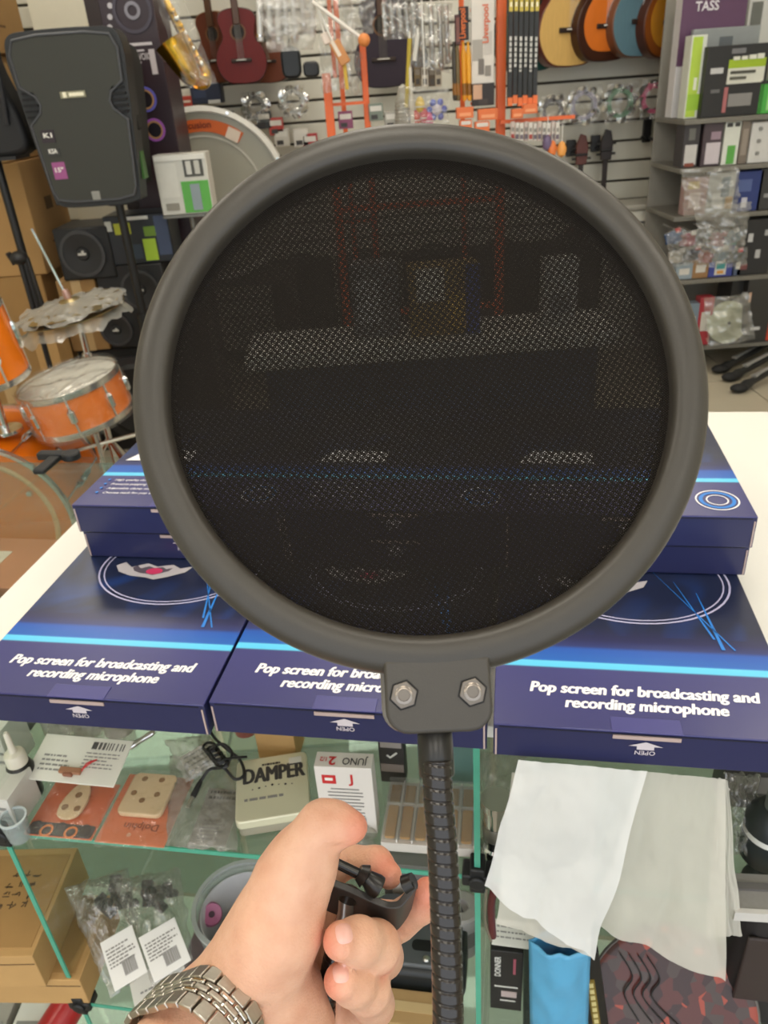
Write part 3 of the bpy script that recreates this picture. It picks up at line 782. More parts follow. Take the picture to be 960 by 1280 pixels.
# ------------------------------------------------------------------ goods on the glass shelves
def quad(name, label, cat, cs, thick, m, group=None, bevel=.0006, part='body'):
    """a flat slab whose top face spans four points, given as picture corners with their heights"""
    TL, TR, BR, BL = [pH(x, y, z) for x, y, z in cs]
    c = (TL + TR + BR + BL) / 4
    x = ((TR + BR) - (TL + BL)) / 2; y = ((TL + TR) - (BL + BR)) / 2
    M = MX(c, x, y); w = x.length; h = y.length
    t = T(name, label, cat, M=M, group=group)
    if thick: MB().box((0, 0, -thick / 2), (w, h, thick)).build(part, m, t, bevel=bevel)
    return t, w, h
INK = mat('#3c3a3a', .6); INKL = mat('#8d8a86', .6); RED = mat('#c22a2c', .5); PAPER = mat('#dcd9d0', .7, 0, .04); IVORY = mat('#d9bd94', .5)
def ink_lines(t, x0, y0, x1, n, dy, h, m=INKL, z=.0003, seed=0):
    rnd = random.Random(seed); b = MB()
    for k in range(n):
        x = x0
        e = x1 - (x1 - x0) * rnd.random() * .35
        while x < e:
            w = (x1 - x0) * (.05 + .12 * rnd.random()); w = min(w, e - x)
            yy = y0 - k * dy
            b.add([(x, yy, z), (x + w, yy, z), (x + w, yy + h, z), (x, yy + h, z)], [(0, 1, 2, 3)])
            x += w + (x1 - x0) * .03
    return b.build('print_lines', m, t, smooth=0)
def barcode(t, x0, y0, x1, y1, n=24, m=INK, z=.0003, seed=3):
    rnd = random.Random(seed); b = MB(); w = (x1 - x0) / n
    for k in range(n):
        if rnd.random() < .62:
            a = x0 + k * w; b.add([(a, y0, z), (a + w * .8, y0, z), (a + w * .8, y1, z), (a, y1, z)], [(0, 1, 2, 3)])
    return b.build('barcode', m, t, smooth=0)
def crumple(cs, name, label, cat, amp=.006, m=BAG, nu=26, nv=26, seed=0, group=None, dome=.012, thing_=None):
    """clear bag: two crinkled films meeting at the border"""
    TL, TR, BR, BL = [pH(x, y, z) for x, y, z in cs]
    c = (TL + TR + BR + BL) / 4
    M = MX(c, ((TR + BR) - (TL + BL)), ((TL + TR) - (BL + BR)))
    inv = M.inverted(); q = [inv @ p for p in (TL, TR, BR, BL)]
    t = thing_ or T(name, label, cat, M=M, group=group)
    def f(u, v, s):
        p = (q[3] * (1 - u) + q[2] * u) * (1 - v) + (q[0] * (1 - u) + q[1] * u) * v
        e = min(1, 6 * min(u, 1 - u, v, 1 - v))
        n_ = noise.fractal(Vector((u * 6 + seed, v * 6, seed * 1.7)), 1.0, 2.0, 4)
        r_ = abs(noise.noise(Vector((u * 9 + seed, v * 9, 3.1)))) 
        jx = noise.noise(Vector((v * 7, seed, 1))) * .004; jy = noise.noise(Vector((u * 7, seed, 9))) * .004
        return p + Vector((jx, jy, s * dome * math.sin(math.pi * u) ** .6 * math.sin(math.pi * v) ** .6 + e * amp * (n_ * .7 + r_ - .3)))
    b = MB().sheet(nu, nv, lambda u, v: f(u, v, 1))
    if not thing_: b.build('film', m, t, smooth=180)
    else:
        b.build('bag_film', m, t, smooth=180)
    return t

Zs = Z1
# tin with the word DAMPER
t, w, h = quad('damper_tin', 'cream tin box printed DAMPER lying on the glass shelf', 'tin', [(299, 951, Zs + .022), (381, 938, Zs + .022), (391, 1014, Zs + .022), (290, 1030, Zs + .022)], 0, None)
CREAM = mat('#d8d4b8', .3, .2, .06, 20)
lid = MB().prism(rr(w, h, .006), -.010, 0).build('lid', CREAM, t, bevel=.0015, seg=3)
MB().prism(rr(w - .003, h - .003, .005), -.0205, -.0095).build('tray', mat('#b9b4a4', .3, .6), t, bevel=.001)
text('DAMPER', t, MX((.002, .006, .0003)), w * .84, h * .24, INK, 0, fat=.055)
ink_lines(t, -w * .14, h * .34, w * .14, 1, .01, h * .035, INK, seed=51)
ink_lines(t, -w * .38, -h * .20, w * .42, 1, .01, h * .04, INKL, seed=52)
for k in range(7):
    decal(circ(.0012 if k % 2 else .0007, 10, (k - 3) * w * .09, -h * .03 + .002 * (abs(k - 3) - 3) * -.4), MX((0, 0, .0003)), INK, t, 'printed_dot')
MB().box((w * .33, h * .36, .0003), (w * .18, h * .10, .0004)).build('sticker', PAPER, t)
# standing reed box JUNO
def standing(name, label, cat, px, py, Z, w, d, h, m, rot=0.0, group=None, bevel=.0005, part='body'):
    t = T(name, label, cat, pH(px, py, Z), (0, 0, CR + rot), group)
    MB().box((0, d / 2, h / 2), (w, d, h)).build(part, m, t, bevel=bevel)
    return t
w, d, h = .050, .017, .082
t = standing('reed_box', 'white carton of reeds printed JUNO with a red letter J', 'box', 438, 1040, Zs + .0005, w, d, h, mat('#dcd6cf', .45, 0, .03), R(2))
FRO = lambda x, z: UPF((x, -.0004, z))
text('J', t, FRO(.006, h * .78), None, .010, RED, .02)
MB().box((-.013, -.0003, h * .82), (.012, .0006, .010)).build('red_emblem', RED, t); MB().box((-.013, -.0007, h * .83), (.007, .0006, .003)).build('emblem_cross', WHITE, t)
text('JUNO', t, MX((.010, d * .62, h + .0004), (-1, 0, 0), (0, -1, 0)), .022, .0075, INK, .01)
text('2', t, MX((-.010, d * .66, h + .0004), (-1, 0, 0), (0, -1, 0)), None, .009, RED, .03)
text('1/2', t, MX((-.018, d * .62, h + .0004), (-1, 0, 0), (0, -1, 0)), .006, .0045, RED, .02)
for k in range(9):
    MB().box((0, -.0003, h * .68 - k * .0042), (w * (.62 if k % 3 else .5), .0005, .0011)).build('print_line', INKL, t)
MB().box((.004, -.0003, h * .22), (.024, .0005, .0045)).build('stamp', INKL, t)
# dark boxes behind
t = standing('accessory_box', 'small black box with a grey label and white tick beside the reed box', 'box', 492, 978, Zs + .0005, .024, .015, .060, mat('#34312f', .5))
MB().box((0, -.0003, .050), (.020, .0006, .007)).build('label', mat('#a39b95', .6), t)
MB().box((0, -.0003, .020), (.022, .0006, .010)).build('label', mat('#8d8078', .6), t)
b = MB(); b.box((-.0024, -.0008, .0355), (.005, .0006, .0018), rot=(0, R(45), 0)); b.box((.0022, -.0008, .0375), (.009, .0006, .0018), rot=(0, R(-45), 0)); b.build('tick_mark', WHITE, t)
t = standing('kraft_box', 'plain kraft box standing behind the DAMPER tin', 'box', 348, 950, Zs + .0005, .040, .03, .07, KRAFT)
t = standing('tinted_back', 'dark teal slab standing in for the tinted back glass behind the reed case', 'box', 560, 978, Zs + .0005, .055, .02, .075, mat('#5f7f79', .4), 0)  # teal slab stands in for the tint of the back glass
# case of reeds
t, w, h = quad('reed_case', 'clear plastic case holding tan reeds beside the gooseneck', 'reed case', [(486, 976, Zs + .012), (594, 984, Zs + .012), (596, 1062, Zs + .012), (478, 1054, Zs + .012)], .0105, mat('#cfc8c0', .3, 0, .04), part='tray')
TANR = mat('#c48f42', .5, 0, .12, 60, stretch=(8, 1, 1))
for k in range(6):
    x = -w * .5 + w * (.09 + .164 * k)
    MB().box((x, h * .27, .0012), (w * .115, h * .30, .0024)).build('reed_tip', mat('#a97f45', .5, 0, .1), t, bevel=.0005)
    MB().prism(rr(w * .115, h * .50, .002, 3, x, -h * .18), 0, .0028).build('reed', TANR, t, bevel=.0005)
    MB().box((x + w * .082, 0, .002), (.0012, h * .96, .004)).build('rib', mat('#ddd6d0', .3), t)
MB().box((0, h * .095, .002), (w * .98, .0016, .004)).build('rib', mat('#ddd6d0', .3), t)
MB().box((0, 0, .0056), (w, h, .0012)).build('cover', clear('#f6f6f4', .08, '#ffffff', .05, .05), t)
# white carded pickup with barcode
t, w, h = quad('carded_pickup', 'white card with a barcode and a small brown pickup on red wire', 'card', [(51, 916, Zs + .042), (160, 927, Zs + .040), (149, 983, Zs + .030), (36, 974, Zs + .032)], .0012, mat('#e2dfd4', .5, 0, .03), part='card')
barcode(t, w * .08, h * .24, w * .44, h * .40)
ink_lines(t, w * .05, h * .14, w * .44, 5, h * .075, h * .025, seed=1); ink_lines(t, -w * .40, h * .02, -w * .02, 4, h * .10, h * .04, seed=2)
MB().box((-w * .02, -h * .27, .002), (w * .24, h * .13, .004)).build('pickup', mat('#9a6a4c', .5), t, bevel=.001)
MB().box((-w * .03, -h * .35, .002), (w * .10, h * .08, .004)).build('pickup_tab', mat('#8d5a42', .5), t, bevel=.001)
MB().tube(spline([(w * .10, -h * .26, .002), (w * .14, -h * .12, .005), (w * .22, -h * .02, .004), (w * .18, -h * .12, .006), (w * .12, -h * .22, .004)], 5), .0007, 6).build('red_wire', RED, t)
# orange plate packs
OR1 = mat('#c9602f', .5, 0, .12, 60); OR2 = mat('#d6764a', .5, 0, .06, 60)
t, w, h = quad('plate_pack', 'orange and black card pack with a pear shaped ivory plate in a clear bag', 'accessory pack', [(72, 975, Zs + .006), (146, 980, Zs + .006), (119, 1051, Zs + .004), (28, 1042, Zs + .004)], .0015, OR1, part='card', group='carded ivory plates')
pr = [(-.30, -.10), (-.24, -.30), (-.05, -.36), (.12, -.28), (.17, -.06), (.14, .16), (.05, .34), (-.08, .40), (-.2, .28), (-.27, .08)]
MB().prism([(p.x, p.y) for p in spline([(x * w * .8 + .003, y * h * .9 + .006, 0) for x, y in pr + pr[:1]], 4)[:-1]], .001, .0042).build('ivory_plate', IVORY, t, bevel=.0008)
for x, y in ((-.12, -.13), (.07, -.14), (-.02, .10)):
    MB().lathe([(.0001, .0044), (.0034, .0044)], 14, Matrix.Translation((x * w + .002, y * h + .006, 0))).build('plate_hole', mat('#8a6238', .7), t)
for k in range(5):
    MB().lathe([(.0045, .0002), (.0045, .0006), (.0065, .0006), (.0065, .0002)], 14, Matrix.Translation((-w * .38 + k * w * .18, -h * (.36 + .05 * (k % 2)), 0))).build('printed_flourish', mat('#e0803c', .5) if k % 2 else mat('#2c2422', .5), t)
decal(rr(w * .96, h * .22, .003, 3, 0, -h * .38), MX((0, 0, .0001)), mat('#3a2a24', .6), t, 'printed_band', .0001)
crumple([(64, 962, Zs + .010), (160, 972, Zs + .010), (124, 1058, Zs + .006), (20, 1048, Zs + .006)], 'bag', '', '', .004, seed=3, thing_=t, dome=.004) if False else None
t, w, h = quad('plate_pack', 'plain orange card pack with a squarish ivory plate of four holes', 'accessory pack', [(160, 966, Zs + .006), (240, 974, Zs + .006), (207, 1058, Zs + .004), (120, 1053, Zs + .004)], .0015, OR2, part='card', group='carded ivory plates')
MB().prism(rr(w * .66, h * .62, .006, 4, -.002, h * .16), .001, .0065).build('ivory_plate', IVORY, t, bevel=.0015, seg=3)
for x, y in ((-.2, .1), (.15, .1), (-.03, .0), (-.14, .32), (.12, .32)):
    MB().lathe([(.0001, .0068), (.0030, .0068)], 14, Matrix.Translation((x * w - .002, (y + .05) * h, 0))).build('plate_hole', mat('#8a6238', .7), t)
text('Dolphin', t, MX((.004, -h * .22, .0006), (-1, 0, 0), (0, -1, 0)), w * .5, h * .09, mat('#8c4322', .6), .01)
decal(circ(.0022, 12, -.004, -h * .38), MX((0, 0, .0001)), mat('#d9a588', .6), t, 'hang_hole')
# films over the two packs, as bags of their own would lie
for cs, sd, lb in (([(66, 966, Zs + .013), (156, 972, Zs + .013), (122, 1056, Zs + .009), (22, 1046, Zs + .009)], 3, 'clear bag film over the orange and black plate pack'),
               ([(152, 958, Zs + .016), (246, 968, Zs + .016), (210, 1062, Zs + .011), (116, 1058, Zs + .011)], 5, 'clear bag film over the plain orange plate pack')):
    crumple(cs, 'clear_bag', lb, 'plastic bag', .0025, clear('#fbfbfa', .05, '#ffffff', .03, .12, .5, 90), seed=sd, dome=.001, group='clear bags over plate packs')
# glue bottle
t = T('glue_bottle', 'small black bottle with a white cap and pointed nozzle', 'bottle', pH(38, 992, Zs + .0006))
MB().lathe([(.0001, 0), (.0125, 0), (.0132, .002), (.0132, .036), (.011, .041), (.0062, .044), (.0001, .044)], 24).build('bottle_body', mat('#221f1d', .35), t)
MB().lathe([(.0075, .043), (.0098, .043), (.0098, .054), (.0088, .056), (.0040, .058), (.0030, .066), (.0026, .080), (.0016, .082), (.0001, .082)], 24).build('cap', mat('#ddd5c4', .4), t)
# metal jack and sleeve
t = T('jack_plug', 'chrome jack plug lying behind the barcode card', 'plug', pH(176, 926, Zs + .03))
a, b_ = pH(160, 935, Zs + .028), pH(194, 914, Zs + .034)
d_ = (b_ - a)
MB().tube([a, a + d_ * .06, a + d_ * .3, a + d_ * .32, a + d_ * .9, a + d_ * .93, b_], [.0030, .0034, .0034, .0030, .0030, .0022, .0016], 16).build('plug_body', CHROME, t, world=True)
MB().tube([a - d_ * .3, a], [.0026, .0030], 12).build('plug_sleeve', mat('#888480', .4, .6), t, world=True)
# tied black cable with barrel plug
t = T('tied_cable', 'black cable tied in a knot with a silver barrel plug beside the tin', 'cable', pH(275, 945, Zs + .03))
pts = [(258, 905, .05), (268, 922, .045), (282, 935, .04), (300, 950, .03), (305, 968, .028), (294, 974, .028), (282, 962, .034), (268, 950, .04), (262, 938, .045), (278, 930, .05), (290, 942, .046), (280, 958, .04), (262, 962, .034), (252, 975, .028)]
MB().tube(spline([pH(x, y, Zs + z) for x, y, z in pts], 6), .0015, 8).build('cable', BLACK, t, world=True)
MB().tube(spline([pH(x, y, Zs + z) for x, y, z in [(262, 940, .052), (272, 952, .052), (286, 948, .050), (308, 946, .040)]], 6), .0013, 8).build('cable_tail', BLACK, t, world=True)
for k in range(5):
    MB().tube([pH(262 + k * 4 + 8 * math.cos(q * .7), 934 + k * 5 + 6 * math.sin(q * .7), Zs + .046 + .004 * math.sin(q * .7 + 1)) for q in range(9)], .0014, 8, closed=True).build('cable_turn', BLACK, t, world=True)
MB().tube([pH(252, 974, Zs + .028), pH(248, 982, Zs + .026), pH(241, 996, Zs + .022)], [.0016, .0027, .0029], 12).build('plug_body', BLACK, t, world=True)
MB().tube([pH(241, 996, Zs + .022), pH(234, 1009, Zs + .020)], [.0018, .0018], 12).build('plug_tip', STEEL, t, world=True)
# bags of small parts behind and beside
BAGG = clear('#d7d5cf', .30, '#c9c7c0', .05, .15, .6, 80)
for i, (cs, lb) in enumerate((
    ([(212, 945, Zs + .006), (300, 950, Zs + .006), (296, 1064, Zs + .006), (208, 1058, Zs + .006)], 'grey clear bag of small parts left of the DAMPER tin'),
    ([(205, 925, Zs + .026), (262, 918, Zs + .03), (285, 955, Zs + .02), (232, 978, Zs + .02)], 'paper backed clear bag under the tied black cable'),
    ([(395, 1000, Zs + .004), (470, 1010, Zs + .004), (470, 1075, Zs + .004), (395, 1072, Zs + .004)], 'grey clear bag below the JUNO box'),
    ([(60, 890, Zs + .03), (170, 895, Zs + .03), (170, 935, Zs + .02), (60, 925, Zs + .02)], 'clear bag of bottles behind the barcode card'))):
    t = crumple(cs, 'clear_bag', lb, 'plastic bag', .005, BAGG, seed=20 + i, dome=.010, group='clear bags on the upper shelf')
t, w, h = quad('instruction_slip', 'folded grey paper slip with small print inside a clear bag', 'paper', [(222, 948, Zs + .012), (262, 925, Zs + .016), (280, 948, Zs + .016), (240, 972, Zs + .012)], .0006, PAPER, part='slip'); ink_lines(t, -w * .4, h * .3, w * .4, 4, h * .2, h * .07, seed=8)
t, w, h = quad('part_label', 'grey label card printed with dark marks beside the tied cable', 'card', [(250, 985, Zs + .004), (296, 988, Zs + .004), (292, 1058, Zs + .003), (246, 1056, Zs + .003)], .0008, mat('#a9a69f', .7), part='slip'); ink_lines(t, -w * .4, h * .4, w * .45, 2, h * .1, h * .05, INK, seed=4); ink_lines(t, -w * .3, -h * .1, w * .3, 6, h * .06, h * .03, INKL, seed=5)
# left end of the shelf: white cartons, translucent cup, black knob
t = standing('white_carton', 'white carton with grey print at the end of the upper shelf', 'box', -2, 966, Zs + .0005, .036, .04, .055, mat('#d8d5cc', .5)); 
for k in range(3): MB().box((.006, -.0003, .040 - k * .012), (.018, .0006, .003)).build('print_line', INKL, t)
t = standing('white_carton', 'white carton in front with a lid seam at the end of the upper shelf', 'box', -6, 1035, Zs + .0005, .05, .04, .040, mat('#cfccc4', .5))
for k in range(2): MB().box((.010, -.0003, .028 - k * .012), (.022, .0006, .003)).build('print_line', INKL, t)
t = T('clear_cup', 'small clear plastic cup by the shelf corner', 'cup', pH(26, 1046, Zs + .0006))
MB().lathe([(.0001, .0006), (.009, .0006), (.0115, .026), (.0122, .026), (.0096, 0), (.0001, 0)], 24).build('cup_wall', clear('#e8eeee', .2, '#e8f0f0', .1, .05), t)
MB().lathe([(.0108, .0255), (.0126, .0255), (.0126, .0272), (.0108, .0272)], 24, closed=True).build('cup_rim', mat('#b8c2c4', .2), t)
for k, (px, col) in enumerate(((75, '#c9c6ba'), (112, '#8d9077'), (150, '#b8b4a8'))):
    t = T('glass_jar', ['white capped jar at the back of the upper shelf', 'olive green jar at the back of the upper shelf', 'pale jar at the back beside the jack plug'][k], 'jar', pH(px, 912, Zs + .0006))
    MB().lathe([(.0001, 0), (.015, 0), (.016, .002), (.016, .030), (.012, .036), (.0001, .036)], 24).build('jar_body', mat(col, .25), t)
    MB().lathe([(.0001, .048), (.0115, .048), (.0125, .047), (.0125, .0355), (.0001, .0355)], 24).build('jar_lid', mat('#e0ddd4', .4), t)
t = T('wooden_disc', 'round tan wooden disc at the back of the shelf by the carton corner', 'wooden disc', pH(305, 930, Zs + .0006))
MB().lathe([(.0001, .0), (.021, 0), (.0225, .002), (.0225, .012), (.020, .0145), (.012, .0150), (.006, .0138), (.0001, .0138)], 32, Matrix.Translation((0, .02, .02))).build('disc', mat('#b88f5e', .55, 0, .15, 40), t)
MB().lathe([(.0001, 0), (.012, 0), (.012, .021), (.0001, .021)], 20, Matrix.Translation((0, .02, 0))).build('spacer', mat('#9a5a50', .5), t)

# ---- middle shelf
Zm = Z2
def printed_kraft(name, label, cs, thick, marks=True):
    t, w, h = quad(name, label, 'cardboard box', cs, thick, KRAFT, bevel=.0008)
    MB().box((0, 0, .0004), (w * .90, h * .86, .0008)).build('lid_panel', mat('#a8824f', .85, 0, .08, 30), t, bevel=.0004)
    MB().box((0, -h * .5, -thick * .25), (w * .98, .0008, .0012)).build('lid_seam', mat('#5c432a', .9), t)
    if marks:
        rnd = random.Random(5)
        for c in range(3):
            for r_ in range(4):
                b = MB()
                for k in range(4):
                    b.box(((c - 1) * .013 + .002 + (rnd.random() - .5) * .006, h * .22 - r_ * .012 + (rnd.random() - .5) * .006, .0010), (.0065 * rnd.random() + .0015, .0012, .0004), rot=(0, 0, rnd.choice((0, 1.57, .7))))
                b.build('printed_mark', mat('#5a4630', .8), t, smooth=0)
    return t
printed_kraft('kraft_carton', 'closed kraft carton with printed handling marks on the middle shelf', [(26, 1068, Zm + .105), (117, 1062, Zm + .105), (18, 1192, Zm + .105), (-105, 1190, Zm + .105)], .055)
printed_kraft('kraft_carton', 'wider kraft carton lying underneath the printed one', [(-10, 1120, Zm + .048), (128, 1118, Zm + .048), (112, 1226, Zm + .048), (-60, 1222, Zm + .048)], .046, False)
CLB = clear('#dcdad6', .16, '#d5d3cf', .12, .12, .8, 60)
for i, (lc, bc, lb) in enumerate((([(127, 1174, Zm + .108), (165, 1159, Zm + .112), (184, 1211, Zm + .096), (141, 1245, Zm + .092)], [(80, 1110, Zm + .11), (160, 1085, Zm + .11), (184, 1214, Zm + .068), (138, 1248, Zm + .062)], 'leaning towards the kraft carton'),
                          ([(171, 1170, Zm + .114), (217, 1150, Zm + .116), (240, 1196, Zm + .102), (195, 1231, Zm + .098)], [(140, 1100, Zm + .11), (225, 1085, Zm + .11), (242, 1200, Zm + .076), (192, 1235, Zm + .072)], 'leaning towards the round tub'))):
    t, w, h = quad('header_card', 'white header card with grey print and a barcode, ' + lb, 'card', lc, .0008, mat('#e2e0dc', .6, 0, .03), part='card', group='white header cards')
    ink_lines(t, -w * .42, h * .26, w * .42, 6, h * .07, h * .035, seed=30 + i); decal([(-w * .1, -h * .35), (w * .3, -h * .35), (w * .3, -h * .05), (-w * .1, -h * .05)], MX((0, 0, 0)), mat('#a8a6a4', .6), t, 'printed_box')
    barcode(t, -w * .08, -h * .33, w * .28, -h * .08, 16, INKL, .0005)
    t = crumple(bc, 'clear_bag', 'crinkled clear bag of black clips ' + lb, 'plastic bag', .010, CLB, seed=40 + i, dome=.016, group='clear bags of clips')
    for k, (x, y, z) in enumerate((((145, 1112, .10), (132, 1135, .09), (158, 1130, .09)), ((185, 1118, .095), (196, 1128, .09), (208, 1118, .09)))[i]):
        c = T('black_clip', ['black spring clip with round knob inside the clear bag', 'short black spring clip lying flat inside the clear bag', 'black spring clip tilted on its side inside the clear bag'][k] + ' ' + lb, 'clip', pH(x, y, Zm + z - .008), (R(25), R(12 * k), k * 1.1), 'clips inside the bags')
        MB().box((0, 0, 0), (.010, .026, .006)).build('jaw', BLACK, c, bevel=.001); MB().lathe([(.0001, .012), (.005, .012), (.006, .010), (.006, .002), (.0001, .002)], 16).build('knob', BLACK, c)
        MB().box((0, .010, .006), (.012, .008, .008)).build('hinge', mat('#3a3836', .5), c, bevel=.001)
t, w, h = quad('white_sheet', 'white printed sheet lying under the header cards', 'paper', [(150, 1232, Zm + .03), (212, 1200, Zm + .035), (262, 1262, Zm + .02), (190, 1300, Zm + .015)], .0008, PAPER, part='sheet'); ink_lines(t, -w * .35, h * .2, w * .3, 3, h * .15, h * .03, seed=77)
# round tub
tb = pH(302, 1130, Zm + .085); tb.z = Zm + .0006
t = T('plastic_tub', 'round clear plastic tub with a white liner on the middle shelf', 'tub', tb)
MB().lathe([(.0001, .001), (.046, .001), (.0515, .083), (.0535, .085), (.0545, .083), (.0535, .081), (.048, 0), (.0001, 0)], 48).build('tub_wall', clear('#eef2f2', .22, '#eef0f0', .12, .06), t)
MB().lathe([(.0505, .0835), (.0552, .0835), (.0558, .0850), (.0552, .0868), (.0505, .0868)], 48, closed=True).build('rim', clear('#e4e8e8', .5, '#dfe3e3', .15, .06), t)
MB().lathe([(.040, .004), (.0465, .050), (.0480, .074), (.0466, .074), (.044, .050), (.038, .004)], 48, closed=True).build('liner', mat('#c9c9cc', .5), t)
MB().lathe([(.0001, .006), (.038, .006)], 32).build('tub_floor', mat('#3b3733', .7), t)
b = MB(); b.lathe([(.0035, -.004), (.011, -.006), (.013, 0), (.011, .006), (.0035, .004)], 20, Matrix.Translation((0, 0, 0)), closed=True)
q = T('pink_bobbin', 'pink round bobbin lying in the plastic tub', 'bobbin', pH(264, 1143, Zm + .058), (R(30), R(25), 0)); b.build('spool', mat('#b4688f', .45), q); MB().lathe([(.0001, .0052), (.0034, .0052), (.0034, -.0052), (.0001, -.0052)], 14).build('hub', mat('#4b2b3c', .6), q)
q = T('dark_pouch', 'dark crumpled pouch filling the plastic tub', 'pouch', tb + Vector((.004, .004, .03))); MB().ball((0, 0, 0), (.034, .032, .022), 20, 12).build('pouch_body', mat('#5a4b40', .6, 0, .3, 60, bump=.4, bscale=120), q)
# dark case and kraft box right of the hand
t = T('black_case', 'black moulded case with a slot and rivet behind the gooseneck', 'case', pH(520, 1236, Zm + .0006), (0, 0, CR))
MB().prism(rr(.11, .09, .02, 6, .0, .03), 0, .055).build('case_body', mat('#232627', .45), t, bevel=.006, seg=3)
MB().prism(rr(.10, .08, .018, 6, .0, .03), .0555, .062).build('case_lid', mat('#55585a', .4), t, bevel=.002)
MB().prism(rr(.03, .012, .005, 4, .012, .012), .0618, .0626).build('slot', mat('#101010', .6), t)
MB().ball((.014, -.002, .062), (.004, .004, .0025), 14, 8).build('rivet', STEEL, t)
t = T('tan_carton', 'tan cardboard carton on the shelf in front of the black case', 'cardboard box', pH(512, 1290, Zm + .0006), (0, 0, CR)); MB().box((0, .006, .018), (.11, .035, .036)).build('body', mat('#a98a5c', .8), t, bevel=.001); MB().box((0, .006, .0364), (.11, .010, .0006)).build('tape', mat('#c2a97c', .3), t)
t = T('grey_roll', 'pale grey roll standing beside the glass divider', 'roll', pH(578, 1178, Zm + .0006)); MB().lathe([(.0001, 0), (.020, 0), (.0205, .002), (.0205, .066), (.018, .068), (.008, .068), (.008, .060), (.0001, .060)], 28).build('roll_body', mat('#a8a4a0', .5), t); MB().lathe([(.0207, .02), (.0209, .02), (.0209, .045), (.0207, .045)], 28).build('label', mat('#7c7874', .6), t)
t = standing('small_carton', 'grey printed carton on the middle shelf behind the black case', 'box', 520, 1150, Zm + .0005, .07, .03, .10, mat('#6f6a66', .6)); MB().box((0, -.0004, .06), (.05, .0006, .03)).build('label', mat('#b3a99f', .6), t); MB().box((0, -.0004, .03), (.05, .0006, .008)).build('print_line', INK, t)
# ---- lowest level, seen at the left
q = T('red_tube', 'red plastic tube with dark cap on the lowest shelf', 'tube', pH(78, 1268, Z3 + .12)); a, b_ = pH(52, 1310, Z3 + .10), pH(98, 1238, Z3 + .12)
MB().tube([a, a + (b_ - a) * .8], [.022, .022], 24).build('tube_body', mat('#a81f22', .3), q, world=True); MB().tube([a + (b_ - a) * .8, b_], [.018, .016], 24).build('tube_cap', mat('#2a1d1c', .5), q, world=True)
for k, (x0, col, lb) in enumerate(((12, '#d6d2ca', 'white flat carton on the lowest shelf beside the red tube'), (-40, '#9c958c', 'grey flat carton on the lowest shelf at the end'))):
    t, w, h = quad('flat_carton', lb, 'box', [(x0 + 25, 1236, Z3 + .10), (x0 + 62, 1236, Z3 + .10), (x0 + 30, 1330, Z3 + .10), (x0 - 20, 1330, Z3 + .10)], .09, mat(col, .5)); MB().box((0, 0, .0004), (w * .8, h * .1, .0006)).build('print_line', INKL, t)
for k in range(6):
    bx_ = (-.385, -.245, -.105, .075, .2, .335)[k]
    t = T('storage_box', ['mauve', 'brown', 'grey', 'dark', 'tan', 'olive'][k] + ' storage box on the lowest shelf', 'box', cw(bx_, .60, Z3 + .0006), (0, 0, CR)); c_ = ['#7d5f66', '#6d5238', '#8a8782', '#3b3a3a', '#a58a5e', '#6a6a4a'][k]
    MB().box((0, 0, .06), (.09, .14, .12)).build('body', mat(c_, .6), t, bevel=.002); MB().box((0, 0, .125), (.094, .144, .012)).build('lid', mat(c_, .5), t, bevel=.002)

# ---- right bay
TISA = clear('#f6f5f2', .74, '#e9e9e6', .01, .4); TISB = clear('#f0eee8', .66, '#dcd8cc', .01, .4)
def tissue(label, cs, m, seed, Y0, fold, nu=40, nv=50):
    TL, TR, BR, BL = [pY(x, y, Y0 + dy) for x, y, dy in cs]
    c = (TL + TR) / 2
    t = T('tissue_paper', label, 'tissue paper', c, (0, 0, CR), 'white tissue sheets')
    def f(u, v):
        p = (TL * (1 - u) + TR * u) * (1 - v) + (BL * (1 - u) + BR * u) * v
        w_ = .6 * fold * v ** .7 * (math.sin(u * 7 + seed + v * 1.5) * .6 + noise.noise(Vector((u * 3 + seed, v * 2.2, .3))) * 1.2) + .0010 * noise.fractal(Vector((u * 7, v * 7, seed)), 1, 2, 3)
        return p - YC * (.004 + abs(w_)) + XC * noise.noise(Vector((v * 3, seed, u))) * .004 * v
    MB().sheet(nu, nv, f).build('sheet', m, t, world=True, smooth=180)
    return t
tissue('crumpled white tissue sheet hanging behind, with its corner lowest', [(800, 958, .004), (905, 968, .004), (905, 1218, -.004), (738, 1142, -.004)], TISB, 2.0, .392, .010)
tissue('narrow white tissue fold hanging at the side towards the black bottle', [(896, 966, .016), (908, 970, .016), (926, 1162, .012), (880, 1164, .012)], TISB, 7.0, .392, .004)
tissue('smooth white tissue sheet hanging in front under the carton', [(648, 944, -.010), (808, 958, -.010), (742, 1190, -.022), (606, 1100, -.022)], TISA, 4.0, .392, .010)
tissue('lower layer of white tissue peeking out below the front sheet', [(640, 960, .012), (745, 965, .012), (738, 1188, .006), (620, 1145, .006)], TISB, 9.0, .392, .004)
t = T('chrome_tuner', 'chrome cylinder standing behind the glass divider by the tissue', 'cylinder', pH(620, 1062, Zs + .0006)); MB().lathe([(.0001, 0), (.013, 0), (.013, .008), (.011, .010), (.011, .055), (.013, .057), (.013, .064), (.0001, .064)], 28).build('barrel', CHROME, t); MB().lathe([(.0112, .02), (.0118, .022), (.0118, .034), (.0112, .036)], 28).build('band', mat('#8f8c84', .4, .8), t)
crumple([(605, 940, Zs + .05), (660, 945, Zs + .05), (650, 1066, Zs + .012), (604, 1060, Zs + .012)], 'clear_bag', 'clear bag of metal parts beside the glass divider', 'plastic bag', .008, BAGG, seed=61, dome=.01)
